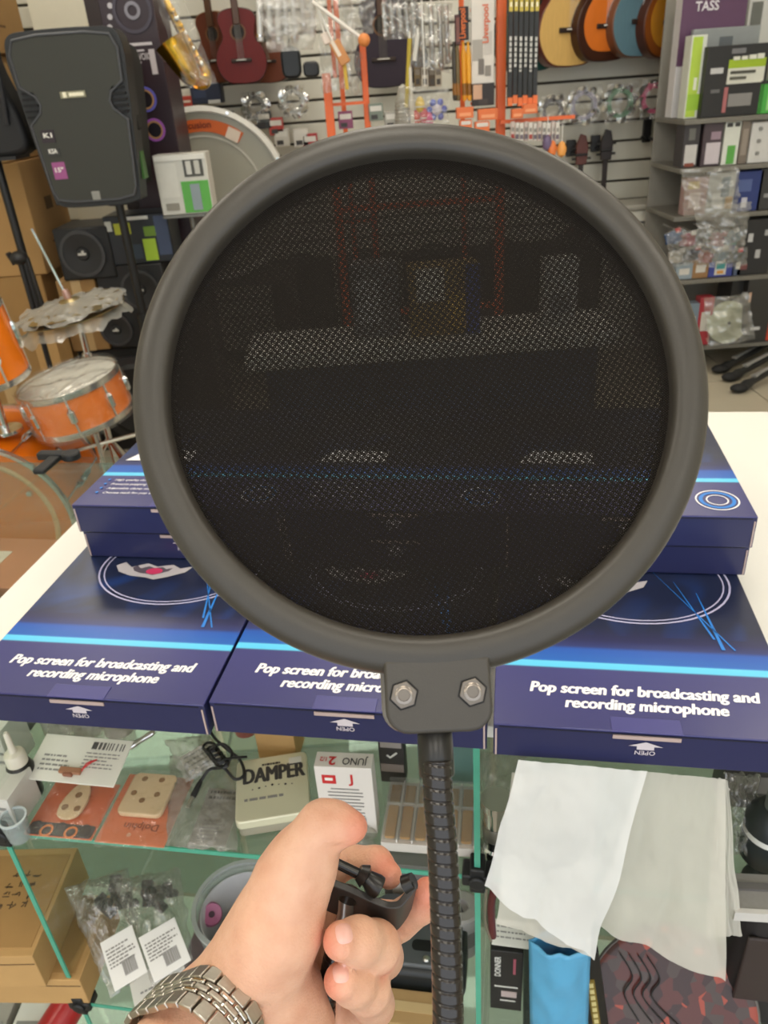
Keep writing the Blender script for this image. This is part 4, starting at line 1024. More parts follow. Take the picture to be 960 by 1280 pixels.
t = T('black_bottle', 'black round bottle with grey cap at the end of the right bay', 'bottle', pH(955, 1068, Zs + .0006)); MB().lathe([(.0001, 0), (.019, 0), (.021, .003), (.021, .045), (.015, .055), (.010, .058), (.0001, .058)], 28).build('bottle_body', mat('#2b3031', .35), t); MB().lathe([(.0001, .078), (.008, .078), (.009, .076), (.009, .058), (.0001, .058)], 24).build('cap', mat('#6d6f6e', .35), t); MB().lathe([(.0213, .030), (.0213, .036)], 28).build('band', WHITE, t)
crumple([(905, 965, Zs + .06), (950, 968, Zs + .06), (945, 1068, Zs + .012), (912, 1068, Zs + .012)], 'clear_bag', 'crinkled clear bag with dark parts beside the black bottle', 'plastic bag', .012, CLB, seed=63, dome=.012)
t = standing('dark_box', 'dark box behind the clear bag in the right bay', 'box', 935, 1010, Zs + .0005, .05, .03, .06, mat('#3a3836', .5)); MB().box((0, -.0004, .03), (.04, .0006, .02)).build('label', mat('#777370', .5), t)
t, w, h = quad('zip_strip', 'folded grey woven strip lying along the edge of the right bay', 'fabric strip', [(905, 1090, Zs + .016), (1000, 1096, Zs + .016), (1000, 1140, Zs + .016), (915, 1136, Zs + .016)], .012, mat('#8f8c88', .8, 0, .1, 300), part='strip'); MB().box((0, h * .1, .0012), (w * .96, .006, .0024)).build('zip', mat('#6b6866', .5), t); MB().box((0, -h * .55, -.004), (w, .004, .010)).build('pale_edge', mat('#c8c5c0', .6), t)
# lower right
t = T('black_accessory_box', 'tall black box with white sideways lettering beside the glass divider', 'box', pH(632, 1262, Zm + .0006), (0, 0, CR))
MB().box((0, .015, .052), (.033, .03, .104)).build('body', mat('#252324', .45), t, bevel=.0008)
text('DONNER', t, MX((-.006, -.0004, .078), (0, 0, 1), (-1, 0, 0)), .034, .006, WHITE, .02); MB().box((.008, -.0003, .08), (.0025, .0006, .026)).build('print_line', mat('#b05a6a', .5), t)
MB().box((.003, -.0003, .030), (.016, .0006, .010)).build('barcode_label', mat('#c9b6b2', .5), t); MB().box((0, -.0003, .043), (.024, .0006, .0018)).build('print_line', WHITE, t); MB().box((.002, -.0003, .018), (.016, .0006, .0016)).build('print_line', WHITE, t)
t, w, h = quad('white_leaflet', 'white leaflet sticking out below the tissue', 'leaflet', [(618, 1148, Zm + .13), (676, 1155, Zm + .13), (672, 1188, Zm + .12), (612, 1180, Zm + .12)], .0015, PAPER, part='leaflet'); ink_lines(t, -w * .4, h * .2, w * .4, 3, h * .2, h * .06, seed=88)
t = T('maroon_tool', 'maroon handled tool hanging by the divider', 'tool', pY(616, 1150, .43)); MB().tube(spline([pY(622, 1098, .43), pY(614, 1130, .428), (pY(616, 1170, .43))], 6), .0035, 10).build('handle', mat('#5b2426', .4), t, world=True); MB().tube(spline([pY(608, 1110, .428), pY(606, 1150, .426), pY(614, 1176, .428)], 6), .0014, 8).build('rod', STEEL, t, world=True)
t = T('blue_pouch', 'light blue shiny pouch standing under the tissue', 'pouch', pH(700, 1300, Zm + .0006), (0, 0, CR))
MB().sheet(14, 20, lambda u, v: (-.03 + .056 * u - .006 * v, .012 * math.sin(math.pi * u) * -1 + .004 * noise.noise(Vector((u * 5, v * 6, 2))) - .01 * (1 - v), .165 * v)).build('front_film', mat('#5aa6cf', .35, 0, .10, 30, bump=.5, bscale=40), t, smooth=180, thick=.001)
MB().sheet(14, 20, lambda u, v: (-.03 + .056 * u - .006 * v, .014 * math.sin(math.pi * u) + .004 * noise.noise(Vector((u * 5, v * 6, 6))), .165 * v)).build('back_film', mat('#4b9ccc', .35, 0, .08, 30), t, smooth=180, thick=.001)
t = T('black_book', 'black book with gold lettered spine leaning by the blue pouch', 'book', pH(745, 1300, Zm + .0006), (R(-6), R(-8), CR + R(8)))
MB().box((0, .03, .065), (.030, .06, .13)).build('cover', mat('#1d1b1a', .35), t, bevel=.001); MB().box((.003, .0, .055), (.008, .0012, .075)).build('gold_band', mat('#8a7433', .4, .3), t); MB().box((-.008, -.0006, .108), (.012, .0010, .018)).build('label', mat('#b8b5ae', .6), t)
[MB().box((.003, -.0010, .022 + .009 * k), (.0045, .0012, .006)).build('gold_print', mat('#d8c98a', .4), t) for k in range(8)]
# dark picture disc
dc = T('picture_disc', 'large round dark plate with red leaf print behind the tissue', 'plate', pY(838, 1262, .47), (R(52), 0, CR))
def disc_mat():
    m, nt, b = base_mat('leaf_print'); N = nt.nodes.new; Lk = nt.links.new
    tc = N('ShaderNodeTexCoord'); vo = N('ShaderNodeTexVoronoi'); vo.inputs['Scale'].default_value = 95; Lk(tc.outputs['Object'], vo.inputs['Vector'])
    rp = N('ShaderNodeValToRGB'); Lk(vo.outputs['Color'], rp.inputs[0]); cr = rp.color_ramp; cr.interpolation = 'CONSTANT'
    for p, c in ((0, '#3b2320'), (.35, '#5a2c26'), (.6, '#4a3a34'), (.78, '#a3442f'), (.9, '#6b2a22')):
        e = cr.elements.new(p) if p else cr.elements[0]; e.position = p; e.color = srgb(c)
    cr.elements[-1].color = srgb('#7a5a50'); Lk(rp.outputs[0], b.inputs['Base Color']); b.inputs['Roughness'].default_value = .25
    return m
MB().lathe([(.0001, .004), (.075, .004), (.082, .008), (.084, .006), (.076, 0), (.0001, 0)], 64).build('plate_disc', disc_mat(), dc)
MB().lathe([(.080, .0065), (.0835, .0085), (.085, .006), (.082, .004)], 64, closed=True).build('plate_rim', mat('#6f6a66', .3), dc)
b = MB()
for k in range(4):
    x = -.05 + .009 * k; b.tube(spline([(x, .05, .006), (x + .012, .03, .006), (x + .004, .012, .006), (x + .018 + .004 * k, -.012, .006)], 5), .0008, 6)
b.build('printed_stems', mat('#1d1a19', .5), dc)
t = T('black_gig_bag', 'black padded bag standing at the end of the right bay', 'bag', pH(945, 1290, Zm + .0006), (0, 0, CR)); MB().prism(rr(.09, .05, .02, 5, .01, .03), 0, .20).build('bag_body', mat('#262324', .6, 0, .2, 40), t, bevel=.01, seg=3); MB().box((0, .004, .1), (.06, .004, .10)).build('pocket', mat('#3a2f2c', .6), t, bevel=.002); MB().tube([(-.02, .004, .19), (0, 0, .2), (.02, .004, .19)], .002, 8).build('loop', mat('#9a978f', .4), t)

# ---- left bay under the glass top
t = T('dark_keyboard_box', 'dark carton with two white stripes and the number 02 under the glass top', 'box', cw(-.66, .60, Z1 + .0005), (0, 0, CR)); MB().box((0, 0, .03), (.30, .20, .06)).build('body', mat('#4b4a48', .5), t, bevel=.001)
for y in (.070, .050): MB().box((0, y, .0604), (.30, .009, .0006)).build('white_stripe', WHITE, t)
text('02', t, MX((.11, -.015, .0608)), None, .016, PAPER, .01)
for k, (x, y, c_, lb) in enumerate(((-.56, .78, '#a5643c', 'made-up orange brown carton for the drum reflection, under the glass top near the clip'), (-.70, .78, '#b0704a', 'larger made-up orange brown carton for the drum reflection, under the glass top'), (-.53, .66, '#b8ab98', 'beige wrapped carton under the glass top beside the white board'))):  # orange brown stands in for the drum's reflection in the glass top
    t = T('filler_carton', lb, 'box', cw(x, y, Z1 + .0005), (0, 0, CR)); MB().box((0, 0, .03), (.085 if k != 1 else .15, .12, .06)).build('body', mat(c_, .6, 0, .1, 20), t, bevel=.001); MB().box((0, 0, .0604), (.05, .05, .0006)).build('label', mat('#c9b9a8', .6), t)
# ------------------------------------------------------------------ the shop behind
def SP(x, y, D): return (pD(x, y, D) - CAM).dot(AX_F) / F          # metres per pixel there
def pack(name, label, cat, rect, D, depth, m, decs=(), texts=(), z0=None, rot=0.0, group=None, bevel=.003, tilt=0.0, part='carton'):
    x0, y0, x1, y1 = rect; cx = (x0 + x1) / 2
    bot = pD(cx, y1, D); top = pD(cx, y0, D)
    h = top.z - bot.z; w = (x1 - x0) * SP(cx, (y0 + y1) / 2, D)
    if z0 is not None: h += bot.z - z0; bot.z = z0
    c = (bot + top) / 2; bot.x = c.x
    t = T(name, label, cat, bot, (0, tilt, rot), group)
    MB().box((0, depth / 2, h / 2), (w, depth, h)).build(part, m, t, bevel=bevel)
    for k, (u0, v0, u1, v1, col) in enumerate(decs):
        e = .0012 + .0006 * k
        MB().box(((u0 + u1) / 2 * w - w / 2, -e / 2, h * (v0 + v1) / 2), ((u1 - u0) * w, e, (v1 - v0) * h)).build('print_panel', mat(col, .5), t, smooth=0)
    for s, u, v, wf, hf, col in texts:
        text(s, t, UPF((u * w - w / 2, -.005, v * h)), wf * w, hf * h, mat(col, .5), .02)
    return t
def ringdec(t, x, z, r, wd, m, y=-.004, n=28):
    return MB().lathe([(r - wd, 0), (r - wd, .003), (r, .003), (r, 0)], n, MX((x, y, z), (1, 0, 0), (0, 0, 1)), closed=True).build('printed_ring', m, t)

# ---- cream pilaster, cartons stacked at the left
struct(MB().box((0, 0, 0), (.30, .08, 3.0)).build('trim_1', mat('#dcd8c6', .7, 0, .03), loc=(pD(80, 30, 4.42).x, 4.46, 1.5)))
zs = [0, pD(30, 345, 3.4).z, pD(30, 202, 3.4).z, pD(30, 62, 3.4).z, 1.98]
for k in range(4):
    t = T('kraft_box', ['bottom kraft box of the tall stack beside the drum kit', 'large kraft box with a taped seam above the bottom one of the tall stack', 'pale kraft box behind the black gig bag in the tall stack', 'topmost kraft box with printed arrows on the tall stack'][k], 'cardboard box', (-1.66 + (.03 if k % 2 else 0), 3.62, zs[k] + .001), group='tall stack of kraft boxes')
    w, d, h = (.55, .44, zs[k + 1] - zs[k] - .002)
    MB().box((0, 0, h / 2), (w, d, h)).build('carton', mat(['#a5804e', '#b58e5a', '#b8945f', '#ab8552'][k], .85, 0, .07, 12), t, bevel=.004)
    MB().box((.0, -d / 2 - .001, h / 2), (.06, .002, h)).build('tape', mat('#c7a878', .35), t)
    MB().box((w / 2 + .001, 0, h * .6), (.002, .08, .05)).build('handling_mark', mat('#6b5030', .8), t)
    for q in range(3): MB().box((w / 2 + .001, -.05 + .03 * q, h * .25), (.002, .02, .008)).build('handling_mark', mat('#6b5030', .8), t)
t = pack('cardboard_box', 'low kraft box on the floor beside the black loudspeakers', 'cardboard box', (40, 400, 68, 445), 3.08, .14, KRAFT, z0=.0)
# black gig bag at the edge
t = T('gig_bag', 'black padded gig bag leaning against the kraft boxes', 'bag', (pD(-6, 195, 3.16).x, 3.16, pD(-6, 195, 3.16).z))
MB().prism([(p.x, p.y) for p in spline([(-.14, 0, 0), (.12, 0, 0), (.15, .10, 0), (.10, .30, 0), (.12, .48, 0), (.06, .66, 0), (-.08, .68, 0), (-.16, .4, 0), (-.14, 0, 0)], 5)[:-1]], -.06, .06, MX((0, 0, 0), (1, 0, 0), (0, 0, 1))).build('bag_body', mat('#1a1a1c', .6, 0, .2, 20), t, bevel=.02, seg=3)
MB().tube(spline([(.10, -.065, .10), (.12, -.08, .3), (.06, -.07, .52)], 8), .010, 8).build('strap', mat('#2b2b2e', .7), t)
MB().box((-.02, -.066, .24), (.16, .02, .26)).build('pocket', mat('#232326', .6), t, bevel=.008)
t = T('bag_stand', 'black steel display stand carrying the gig bag', 'stand', (pD(-6, 195, 3.16).x, 3.16, 0)); ZG = pD(-6, 195, 3.16).z - .012; MB().cyl((0, 0, 0), (0, 0, ZG), .016).build('post', BLACK, t); MB().lathe([(.0001, 0), (.09, 0), (.09, .012), (.02, .02), (.0001, .02)], 24).build('base', BLACK, t); MB().box((0, 0, ZG + .004), (.2, .14, .012)).build('tray', BLACK, t)

# ---- loudspeaker on a pole
sp_c = pD(100, 150, 3.0)
spk = T('pa_loudspeaker', 'black plastic loudspeaker with side vents and pink stickers on a pole', 'loudspeaker', (sp_c.x, 3.0, 1.085))
H_ = .545
def shield(g, top=.195, bot=.158, z0=0.0, z1=H_):
    o = []
    for sx in (1, -1):
        pts = [(bot * .55, z0), (bot * .9, z0 + .012), (bot, z0 + .05), (top * .97, z1 - .16), (top, z1 - .07), (top * .9, z1 - .012), (top * .5, z1)]
        pts = [(sx * (x - g), z + (g if z < .2 else -g)) for x, z in pts]
        o += pts if sx > 0 else pts[::-1]
    return [(p.x, p.y) for p in spline([(x, z, 0) for x, z in o + o[:1]], 5)[:-1]]
UPM = MX((0, 0, 0), (1, 0, 0), (0, 0, 1))       # x, z -> x, up; prism depth runs to -Y
CAB = mat('#232425', .5, 0, .05, 60, bump=.2, bscale=300)
MB().prism(shield(0), -.10, 0.0, UPM).build('front_cabinet', CAB, spk, bevel=.012, seg=3)
MB().prism(shield(.03), -.34, -.09, UPM).build('rear_cabinet', mat('#161718', .55), spk, bevel=.03, seg=3)
def grille(g):
    o = []
    for sx in (1, -1):
        pts = [(.08, .02), (.135, .03), (.148, .06), (.166, .27), (.125, .305), (.118, .33), (.128, .355), (.172, .385), (.178, .48), (.16, .52), (.08, .53)]
        pts = [(sx * x, z) for x, z in pts]; o += pts if sx > 0 else pts[::-1]
    return o
MB().prism(grille(0), 0, .010, UPM).build('grille', mat('#34352f', .6, 0, .12, 900), spk, bevel=.004)
b_ = grille(0)
MB().tube([(x, -.010, z) for x, z in b_], .0045, 6, closed=True).build('grille_frame', mat('#45464a', .4), spk)
for sx in (-1, 1):
    for k in range(5):
        MB().box((sx * .152, -.004, .295 + k * .018), (.05 - .004 * abs(k - 2), .012, .007)).build('vent_slot', mat('#08080a', .7), spk)
bd = MB().box((.0, -.0125, .355), (.085, .004, .020)).build('badge', mat('#8f8a70', .35, .6), spk); MB().box((.012, -.015, .355), (.05, .002, .010)).build('badge_print', mat('#f0ead0', .4), bd); MB().box((-.028, -.015, .355), (.012, .002, .016)).build('badge_print', mat('#f0ead0', .4), bd)
for z, h, c_, s_ in ((.235, .040, '#2a1e26', 'K1'), (.185, .022, '#333331', 'KSA'), (.125, .055, '#9a4f86', '15"')):
    st = MB().box((-.118 + (.235 - z) * .10, -.0115, z), (.045, .003, h)).build('sticker', mat(c_, .45), spk); text(s_, st, UPF((-.118 + (.235 - z) * .10, -.0136, z - .004)), .03, .014, WHITE, .03)
MB().box((.0, -.012, .036), (.030, .006, .030)).build('latch', mat('#8d8c86', .4), spk, bevel=.004)
MB().box((.17, .10, .26), (.02, .09, .06)).build('side_handle', mat('#0c0c0d', .6), spk, bevel=.008); MB().box((.165, .07, .12), (.012, .05, .09)).build('side_label', mat('#3d6a2a', .5), spk)
ps = T('speaker_stand', 'black tripod pole stand under the loudspeaker', 'speaker stand', (sp_c.x + .03, 3.14, 0))
MB().cyl((0, 0, .12), (0, 0, 1.075), .016).build('pole', BLACK, ps); MB().cyl((0, 0, .58), (0, 0, .66), .026).build('collar', BLACK, ps); MB().lathe([(.0001, 1.07), (.04, 1.07), (.04, 1.084), (.0001, 1.084)], 20).build('top_plate', BLACK, ps)
for k in range(3):
    a = R(90 + 120 * k); MB().tube([(0, 0, .56), (.15 * math.cos(a), .15 * math.sin(a), .012)], .011, 8).build('leg', BLACK, ps)
# ---- tall carton with lit speaker print
pc = pD(165, 90, 3.5)
t = T('speaker_carton', 'tall dark maroon carton printed with speaker cones and glowing rings', 'carton', (pc.x, 3.5, 0.002))
MB().box((0, .13, .96), (.26, .26, 1.92)).build('carton', mat('#33222a', .4, 0, .1, 10), t, bevel=.004)
MB().box((-.10, -.001, 1.2), (.05, .002, 1.42)).build('side_band', mat('#2a1a16', .5), t)
def on_carton(x, y): p = pD(x, y, 3.5); return p.x - pc.x, p.z
for x, y, r_, c1 in ((182, 125, .045, '#6c6ad0'), (194, 163, .042, '#b064c8')):
    X, Z = on_carton(x, y); ringdec(t, X, Z, r_, .008, mat(c1, .4)); ringdec(t, X, Z, r_ * .78, .006, mat('#c89a6a', .4)); MB().lathe([(.0001, .002), (r_ * .6, .002)], 20, MX((X, -.003, Z), (1, 0, 0), (0, 0, 1))).build('printed_cone', mat('#1d1620', .4), t)
X, Z = on_carton(166, 14); ringdec(t, X, Z, .075, .012, mat('#463f4c', .4)); ringdec(t, X, Z, .03, .012, mat('#8d8a94', .4))
for y, wd, hh in ((58, .14, .010), (66, .08, .006), (81, .06, .006), (100, .05, .006)):
    X, Z = on_carton(168, y); MB().box((X, -.003, Z + .004), (wd, .002, hh)).build('print_line', mat('#d9d2d6', .4), t)
for y, s_, wd, hh in ((76, 'SOUNDVOICE', .13, .022), (93, '90W', .045, .020)):
    X, Z = on_carton(172, y); text(s_, t, UPF((X, -.004, Z)), wd, hh, mat('#d9d2d6', .4), .02)
for k, y in enumerate((8, 22, 35)):
    X, Z = on_carton(138, y); MB().lathe([(.0001, .002), (.010, .002)], 12, MX((X, -.003, Z), (1, 0, 0), (0, 0, 1))).build('printed_icon', mat('#c9c4c8', .4), t)
X, Z = on_carton(192, 78); MB().box((X, -.003, Z), (.022, .003, .085)).build('print_panel', mat('#d4ccd0', .4), t)
# ---- stacked speakers, cartons and cones below
sb = T('subwoofer', 'big black subwoofer box on the floor under the stacked speakers', 'loudspeaker', (-1.05, 3.30, 0.001)); MB().box((0, .09, .24), (.46, .18, .48)).build('cabinet', mat('#141415', .6), sb, bevel=.01); MB().lathe([(.0001, .0), (.05, .008), (.15, .03), (.18, .012), (.18, 0)], 32, MX((.0, -.001, .24), (1, 0, 0), (0, 0, 1))).build('cone', mat('#232324', .5), sb); MB().lathe([(.17, 0), (.17, .02), (.20, .02), (.20, 0)], 32, MX((0, 0, .24), (1, 0, 0), (0, 0, 1)), closed=True).build('surround', mat('#2e2e30', .4), sb)
def cone_box(name, label, rect, D, depth, z0, cones, col='#1b1b1c'):
    t = pack(name, label, 'loudspeaker', rect, D, depth, mat(col, .55), z0=z0, part='cabinet', bevel=.008)
    c0 = MW[t.name].translation
    for x, y, rp in cones:
        p = pD(x, y, D); s = SP(x, y, D); r_ = rp * s; M = MX((p.x - c0.x, 0, p.z - c0.z), (1, 0, 0), (0, 0, 1))
        MB().lathe([(r_ * .86, 0), (r_ * .86, .012), (r_, .012), (r_, 0)], 28, M, closed=True).build('surround', mat('#3b3b3d', .4), t)
        MB().lathe([(.0001, .014), (r_ * .25, .012), (r_ * .30, .004), (r_ * .86, .010)], 28, M).build('cone', mat('#222223', .5), t)
        b = MB().box((0, 0, .016), (r_ * .36, r_ * .10, .002), M); b.box((r_ * .05, r_ * .05, .0165), (r_ * .1, r_ * .2, .002), M); b.build('emblem', mat('#c9c7c0', .4), t)
    return t
cone_box('bookshelf_speaker', 'square black speaker with a pale winged emblem on its cone', (72, 284, 140, 350), 3.26, .25, None, [(104, 317, 28)])
zt = pD(106, 350, 3.26).z
t = T('speaker_riser', 'kraft carton carrying the square black speaker', 'cardboard box', (pD(106, 350, 3.26).x - .05, 3.27, .482)); hh = zt - .483; MB().box((0, .12, hh / 2), (.16, .22, hh)).build('carton', mat('#a07c4e', .85), t, bevel=.004); MB().box((0, .009, hh / 2), (.04, .002, hh)).build('tape', mat('#c7a878', .35), t)
cone_box('party_speaker', 'black party speaker with two grey cones and a yellow flash', (128, 330, 212, 432), 3.27, .18, .483, [(176, 362, 24), (146, 412, 20), (196, 404, 18)], '#19191a')
ztp = pD(170, 330, 3.27).z
t = pack('game_carton', 'black carton splashed with lime green and yellow on the party speaker', 'carton', (134, 268, 214, 330), 3.27, .18, mat('#20242a', .45), [(.15, .62, .40, .85, '#b5b92c'), (.55, .05, .75, .5, '#9fbf35'), (.35, .1, .52, .4, '#2d3a48'), (.60, .55, .8, .75, '#6a8a2a'), (.78, .15, .98, .95, '#3f4b66'), (.02, .7, .12, .9, '#c9c9c0'), (.3, .9, .7, .97, '#d8d6d0')], z0=ztp + .001)
t = pack('green_carton', 'white and green carton with a carrying handle behind the pop filter rim', 'carton', (197, 192, 262, 268), 3.2, .10, mat('#cfcdc4', .45), [(.45, .02, .98, .55, '#5cab4a'), (.06, .30, .40, .86, '#d9d7ce'), (.55, .62, .92, .92, '#4d4d48'), (.60, .66, .70, .88, '#d0cec6'), (.76, .66, .86, .88, '#c4c2ba'), (.62, .06, .80, .50, '#8d9aa0'), (.02, .90, .98, .98, '#e4e2da'), (.1, .08, .35, .2, '#8f8b80')], z0=ztp + .21 if False else None)
p_ = MW[t.name].translation; q = T('carton_stand', 'grey wire display stand holding the white and green carton', 'stand', (p_.x, p_.y + .05, 0)); MB().cyl((0, 0, 0), (0, 0, p_.z - .012), .012).build('post', mat('#77756f', .4, .7), q); MB().box((0, 0, p_.z - .006), (.2, .11, .010)).build('tray', mat('#77756f', .4, .7), q); MB().lathe([(.0001, 0), (.06, 0), (.06, .01), (.0001, .014)], 20).build('base', mat('#77756f', .4, .7), q)
# black microphone stand
t = T('microphone_stand', 'black microphone stand with a clutch knob beside the kraft boxes', 'microphone stand', (pD(26, 330, 2.9).x, 2.9, 0)); zz = pD(26, 322, 2.9).z
MB().cyl((0, 0, .02), (0, 0, zz), .010).build('pole', BLACK, t); MB().lathe([(.0001, 0), (.13, 0), (.13, .012), (.02, .03), (.0001, .03)], 24).build('base', BLACK, t); MB().ball((0, 0, zz), (.032, .032, .024), 14, 8).build('clutch', BLACK, t); MB().cyl((.04, 0, zz - .25), (.028, 0, zz), .008).build('boom', BLACK, t); MB().cyl((-.03, -.01, zz + .02), (-.02, 0, zz - .02), .010).build('knob', BLACK, t)

# ---- drum kit wrapped in clear film
ORG = mat('#ee7a12', .25, 0, .12, 8, coat=.4); HOOP = mat('#cfcdc8', .2, .9, .04); HEAD = mat('#d9d8cf', .35, 0, .05, 10)
WRAP = clear('#fbfbfa', .03, '#ffffff', .05, .08, .8, 22)
def drum(name, label, c, r, h, tilt, lugs=8, facing=False, group='orange drum kit', wrap=True):
    t = T(name, label, 'drum', c, tilt, group)
    MB().lathe([(r, 0), (r * 1.0, h), (r * .985, h), (r * .985, 0)], 48, closed=True).build('shell', ORG, t, smooth=50)
    for z in (-.012, h - .006):
        MB().lathe([(r * 1.0, z), (r * 1.04, z), (r * 1.045, z + .006), (r * 1.04, z + .018), (r * 1.0, z + .018)], 48, closed=True).build('hoop', HOOP, t)
    MB().lathe([(.0001, h + .002), (r * .99, h + .002), (r * .99, h - .004)], 48).build('drum_head', ORG if facing else HEAD, t)
    for k in range(lugs):
        a = 2 * math.pi * (k + .3) / lugs; x, y = math.cos(a) * r * 1.03, math.sin(a) * r * 1.03
        l = MB().tube([(x, y, h * .30), (x * 1.01, y * 1.01, h * .36), (x * 1.01, y * 1.01, h * .64), (x, y, h * .70)], [.006, .011, .011, .006], 8).build('lug', CHROME, t)
        MB().cyl((x, y, h * .65), (x, y, h + .006), .0035, n=6).build('tension_rod', CHROME, l); MB().cyl((x, y, -.006), (x, y, h * .35), .0035, n=6).build('tension_rod', CHROME, l)
    if wrap:
        def f(u, v):
            a = u * 2 * math.pi; n_ = noise.fractal(Vector((math.cos(a) * 2, math.sin(a) * 2, v * 4)), 1, 2, 3)
            rad = r * (1.07 + .05 * n_); return (rad * math.cos(a), rad * math.sin(a), -.02 + (h + .04) * v)
        MB().sheet(60, 8, f).build('wrap_film', WRAP, t, smooth=180)
        MB().sheet(24, 24, lambda u, v: ((u - .5) * 2 * r * math.sqrt(max(0, 1 - (2 * v - 1) ** 2 * .98)), (v - .5) * 2 * r, h + .016 + .012 * noise.fractal(Vector((u * 5, v * 5, 1)), 1, 2, 3))).build('wrap_film', WRAP, t, smooth=180)
    return t
sc = pD(104, 518, 2.3)
sn = drum('snare_drum', 'orange snare drum with white head wrapped in clear film', (sc.x, 2.3, sc.z), .152, .115, (R(4), R(-8), 0), 8)
st = T('snare_stand', 'chrome snare stand under the wrapped snare drum', 'drum stand', (sc.x + .02, 2.3, 0)); zt = sc.z - .045
MB().cyl((0, 0, .2), (0, 0, zt - .02), .012).build('column', CHROME, st)
for k in range(3):
    a = R(120 * k); MB().tube([(0, 0, .22), (.10 * math.cos(a), .10 * math.sin(a), .20), (.18 * math.cos(a), .18 * math.sin(a), .006)], .008, 8).build('leg', CHROME, st); MB().tube([(0, 0, zt - .06), (.13 * math.cos(a), .13 * math.sin(a), zt - .035), (.15 * math.cos(a), .15 * math.sin(a), zt - .01)], .007, 8).build('basket_arm', CHROME, st)
tc_ = pD(-24, 478, 2.15)
drum('tom_drum', 'orange tom drum with chrome lugs at the edge beside the snare', (tc_.x, 2.2, tc_.z), .115, .20, (R(6), R(-4), 0), 6, wrap=False)
ts = T('tom_stand', 'chrome post carrying the orange tom drum', 'drum stand', (tc_.x, 2.2, .556)); MB().cyl((0, 0, 0), (0, 0, tc_.z - .586), .012).build('post', CHROME, ts); MB().lathe([(.0001, 0), (.05, 0), (.05, .01), (.0001, .014)], 20).build('base', CHROME, ts); MB().box((0, 0, tc_.z - .581), (.05, .05, .012)).build('mount', CHROME, ts)
bc = pD(-22, 604, 2.05); bc.z = .285
bd = drum('bass_drum', 'orange bass drum standing on its side with a silver hoop', (pD(-22, 604, 2.1).x - .03, 2.42, .292), .262, .32, (R(90), 0, 0), 8, True, wrap=False)
MB().lathe([(.205, .323), (.214, .327), (.222, .323)], 48).build('head_ring', mat('#f0b27a', .3), bd); MB().box((.02, .06, .3235), (.11, .010, .002), rot=(0, 0, R(38))).build('head_flash', mat('#f4e6d6', .3), bd)
MB().lathe([(.0001, .33), (.008, .33), (.011, .322)], 16, Matrix.Translation((.16, .10, 0))).build('vent_port', CHROME, bd)
hc = pD(90, 383, 2.62)
hh_ = T('hi_hat', 'pair of hi-hat cymbals on a rod, wrapped in clear crinkled film', 'cymbal', (hc.x, 2.62, hc.z - .01), (R(3), R(-8), 0))
CYM = mat('#b9a97c', .3, .9, .1, 10)
for z, sg in ((.010, 1), (-.010, -1)):
    MB().lathe([(.008, z + sg * .030), (.03, z + sg * .026), (.045, z + sg * .014), (.10, z + sg * .009), (.172, z), (.172, z - sg * .0015), (.10, z + sg * .007), (.045, z + sg * .012)], 48).build('cymbal', CYM, hh_)
def hf_(s, drop):
    def f(u, v):
        a = u * 2 * math.pi; r_ = .186 * v * (1 + .10 * noise.noise(Vector((math.cos(a) * 3, math.sin(a) * 3, s)))); return (r_ * math.cos(a), r_ * math.sin(a), s * (.036 - .026 * v) + .020 * v * noise.fractal(Vector((math.cos(a) * r_ * 30, math.sin(a) * r_ * 30, s)), 1, 2, 3) - (drop * max(0, v - .8) * 4 * (.5 + .5 * noise.noise(Vector((math.cos(a) * 2, math.sin(a) * 2, 5))))))
    return f
WRAP2 = clear('#eeeeea', .30, '#e9e8e2', .12, .08, .8, 30)
MB().sheet(72, 10, hf_(1, .01)).build('wrap_film', WRAP2, hh_, smooth=180); MB().sheet(72, 10, hf_(-1, .10)).build('wrap_film', WRAP2, hh_, smooth=180)
MB().cyl((0, 0, .03), (-.02, 0, .27), .0045, n=8).build('pull_rod', CHROME, hh_); MB().lathe([(.0001, .07), (.010, .068), (.013, .055), (.013, .036), (.0001, .034)], 14).build('clutch', mat('#c9a49a', .3, .8), hh_)
hs = T('hi_hat_stand', 'chrome hi-hat stand rising behind the snare drum', 'drum stand', (hc.x + .01, 2.62, 0)); zt = hc.z - .06
MB().cyl((0, 0, .05), (0, 0, zt), .011).build('tube', CHROME, hs); MB().cyl((0, 0, zt - .17), (0, 0, zt - .10), .017).build('height_clamp', CHROME, hs); MB().cyl((-.06, -.01, zt - .12), (0, 0, zt - .14), .008).build('wing_bolt', CHROME, hs)
for k in range(3):
    a = R(80 + 120 * k); MB().tube([(0, 0, .34), (.26 * math.cos(a), .26 * math.sin(a), .006)], .009, 8).build('leg', CHROME, hs)

# ---- large drum head with orange label
dh = pD(262, 246, 3.95)
t = T('marching_drum', 'large white drum lying face out with an orange paper label, wrapped in film', 'drum', (dh.x, 3.95, dh.z), (R(90), 0, 0)); r_ = 112 * SP(262, 246, 3.95) * .86
MB().lathe([(r_, -.20), (r_ * 1.0, 0), (r_ * .97, .006), (r_ * .97, -.2)], 64, closed=True).build('shell', mat('#d8d6cc', .4), t); MB().lathe([(r_ * .97, -.006), (r_ * 1.04, -.006), (r_ * 1.05, .012), (r_ * .99, .020)], 64, closed=True).build('hoop', mat('#e2e0d8', .35), t)
MB().lathe([(.0001, .004), (r_ * .97, .004)], 64).build('drum_head', mat('#a7a596', .3, 0, .06, 6), t); MB().lathe([(r_ * .70, .005), (r_ * .70, .008), (r_ * .72, .008), (r_ * .72, .005)], 64, closed=True).build('head_ring', mat('#cac8bc', .35), t)
b = MB(); n_ = 14
